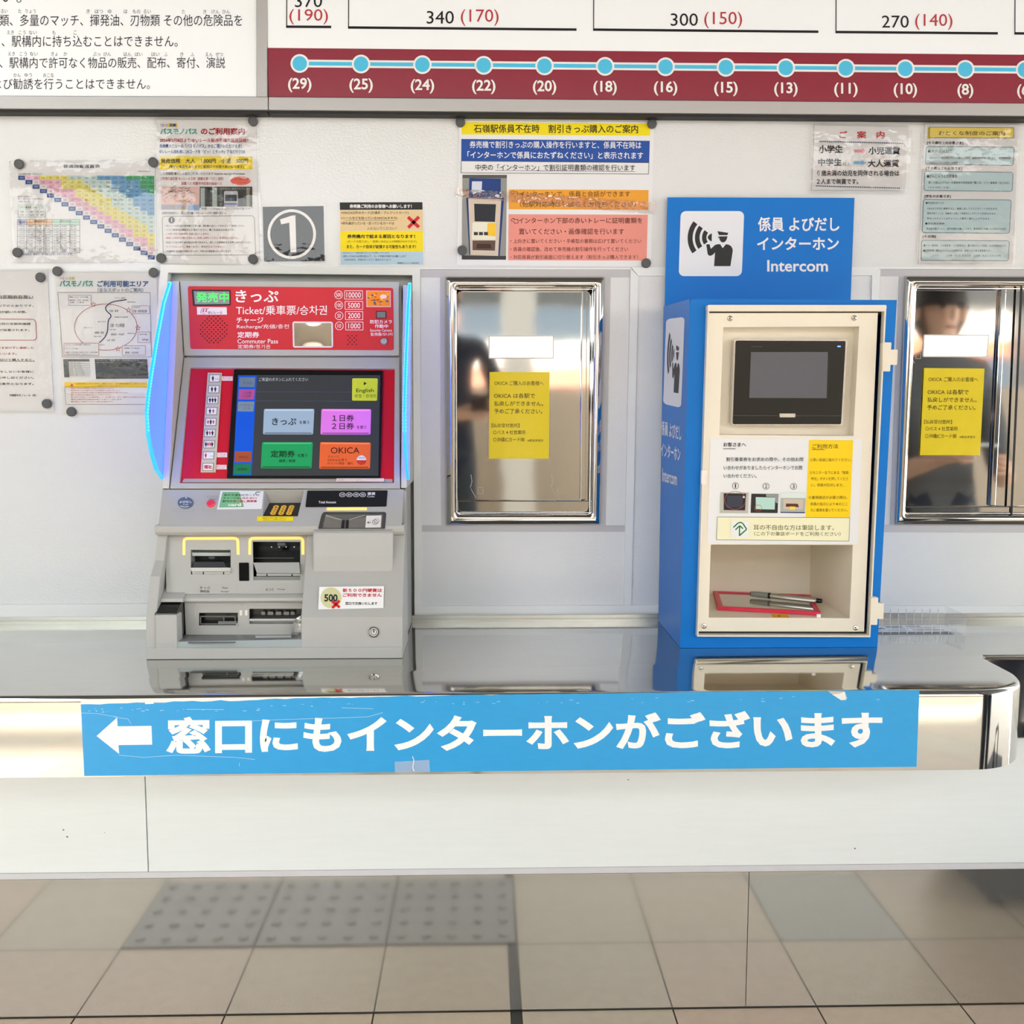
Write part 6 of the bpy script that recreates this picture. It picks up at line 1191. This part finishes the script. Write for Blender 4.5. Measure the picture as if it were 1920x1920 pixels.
def people():
    skin = mat('skin', (222, 178, 150), .5); navy = mat('navy_cloth', (34, 42, 58), .85, var=.1); beige = mat('beige_trousers', (176, 160, 136), .85); stripe = mat('grey_striped_cloth', (96, 98, 100), .85, var=.4, stretch=(.1, .1, 6)); shoe = mat('dark_shoe', (40, 38, 36), .5); hair = mat('dark_hair', (28, 24, 22), .6)
    E = [('pelvis', 'waist'), ('waist', 'chest'), ('chest', 'neck'), ('neck', 'chin'), ('chin', 'head'), ('head', 'crown')]
    Z = {('neck', 'chin'): 0, ('chin', 'head'): 0, ('head', 'crown'): 0, ('pelvis', 'waist'): 1, ('waist', 'chest'): 1, ('chest', 'neck'): 1}
    for s in ('l', 'r'):
        E += [('chest', s+'sh'), (s+'sh', s+'el'), (s+'el', s+'wr'), (s+'wr', s+'ha'), ('pelvis', s+'hip'), (s+'hip', s+'kn'), (s+'kn', s+'an'), (s+'an', s+'toe')]
        Z.update({('chest', s+'sh'): 1, (s+'sh', s+'el'): 1, (s+'el', s+'wr'): 0, (s+'wr', s+'ha'): 0, ('pelvis', s+'hip'): 2, (s+'hip', s+'kn'): 2, (s+'kn', s+'an'): 2, (s+'an', s+'toe'): 3})
        for k in range(4): E += [(s+'ha', s+'f%da' % k), (s+'f%da' % k, s+'f%db' % k)]; Z.update({(s+'ha', s+'f%da' % k): 0, (s+'f%da' % k, s+'f%db' % k): 0})
        E += [(s+'wr', s+'ta'), (s+'ta', s+'tb')]; Z.update({(s+'wr', s+'ta'): 0, (s+'ta', s+'tb'): 0})
    def J(h, hands, el, w=1.0):
        k = h/1.72; j = {'pelvis': (0, 0, .93*k, (.15*w, .105)), 'waist': (0, 0, 1.08*k, (.14*w, .10)), 'chest': (0, -.005, 1.30*k, (.165*w, .11)), 'neck': (0, 0, 1.47*k, .055), 'chin': (0, .015, 1.53*k, .052), 'head': (0, .012, 1.62*k, (.074, .09)), 'crown': (0, 0, 1.69*k, .06)}
        for s, g in (('l', -1), ('r', 1)):
            H = Vector(hands[s]); e = Vector(el[s])
            j[s+'sh'] = (g*.17*k*w, 0, 1.40*k, .058); j[s+'el'] = (*e, .044); d = (H-e).normalized(); j[s+'wr'] = (*H, .028); P = H+d*.055; j[s+'ha'] = (*P, (.036, .022))
            side = d.cross(Vector((0, 0, 1))).normalized(); up = side.cross(d)
            for q in range(4):
                o = P+d*(.045+.006*(q in (1, 2)))+up*(.027-.018*q); t = o+d*.018-side*g*.03; j[s+'f%da' % q] = (*o, .0092); j[s+'f%db' % q] = (*t, .008)
            o = H+d*.035+up*.034; j[s+'ta'] = (*o, .011); j[s+'tb'] = (*(o+d*.035+up*.006), .009)
            j[s+'hip'] = (g*.09*k, 0, .88*k, .088); j[s+'kn'] = (g*.10*k, .01, .48*k, .062); j[s+'an'] = (g*.10*k, -.02, .085*k, .043); j[s+'toe'] = (g*.115*k, .14, .04, .036)
        return j
    # photographer: stands at the left of the lens and holds the phone in front
    loc = (-.20, -2.56, 0)
    j = J(1.86, {'l': (.09, .19, 1.19), 'r': (.27, .18, 1.21)}, {'l': (-.19, .08, 1.18), 'r': (.31, -.02, 1.17)})
    person('person in dark navy shirt photographing, mirrored in the shutter window beside the ticket machine', loc, 0, j, E, Z, {'mats': [skin, navy, mat('slate_trousers', (52, 62, 70), .85), shoe], 'hair': hair})
    ph = thing('phone', 'dark phone held up by the person in navy shirt', 'phone', (.015, -2.315, 1.245)); mb = MB(); mb.box(-.06, .09, -2.319, -2.311, 1.208, 1.282, black_m); mb.build('phone_body', ph, bevel=.002); mb = MB(); mb.box(-.056, .086, -2.3195, -2.319, 1.212, 1.278, mat('phone_screen', (90, 100, 110), .1)); mb.build('phone_screen', ph)
    j = J(1.66, {'l': (-.10, .24, 1.05), 'r': (.13, .25, 1.02)}, {'l': (-.22, .05, .98), 'r': (.23, .05, .97)}, .95)
    person('person in grey striped shirt and navy trousers, mirrored in the shutter window beyond the cabinet', (1.60, -1.30, 0), 0, j, E, Z, {'mats': [skin, stripe, navy, shoe], 'hair': hair, 'fringe': -.005})
    p2 = thing('phone', 'white phone held by the person in striped shirt', 'phone', (1.62, -.97, 1.08)); mb = MB(); mb.box(1.575, 1.645, -1.06, -.93, 1.105, 1.113, mat('phone_white', (226, 226, 226), .3)); p2.location.z = 1.109; mb.v = [Vector((v.x, v.y, v.z)) for v in mb.v]; mb.build('phone_body', p2, bevel=.002)
people()
def bag():
    r = thing('travel_bag', 'dark navy travel bag on the floor, mirrored at the right end of the kickplate', 'bag', (1.40, -.78, 0))
    M = mat('navy_bag', (26, 34, 46), .55, var=.1); mb = MB()
    mb.prism([(1.22, -.95, .03), (1.60, -.95, .03), (1.62, -.95, .10), (1.60, -.95, .40), (1.56, -.95, .44), (1.26, -.95, .44), (1.22, -.95, .40), (1.20, -.95, .10)], (0, .30, 0), M); mb.build('bag_body', r, solid=True, bevel=.025, seg=3)
    mb = MB(); mb.tube([(1.31, -.80, .42), (1.32, -.80, .52), (1.36, -.80, .56), (1.46, -.80, .56), (1.50, -.80, .52), (1.51, -.80, .42)], .011, black_m, 10); mb.build('handle', r, smooth=True)
    for x in (1.27, 1.55):
        for y in (-.91, -.69): mb = MB(); mb.tube([(x-.012, y, .018), (x+.012, y, .018)], .018, black_m, 16); mb.build('wheel', r)
bag()
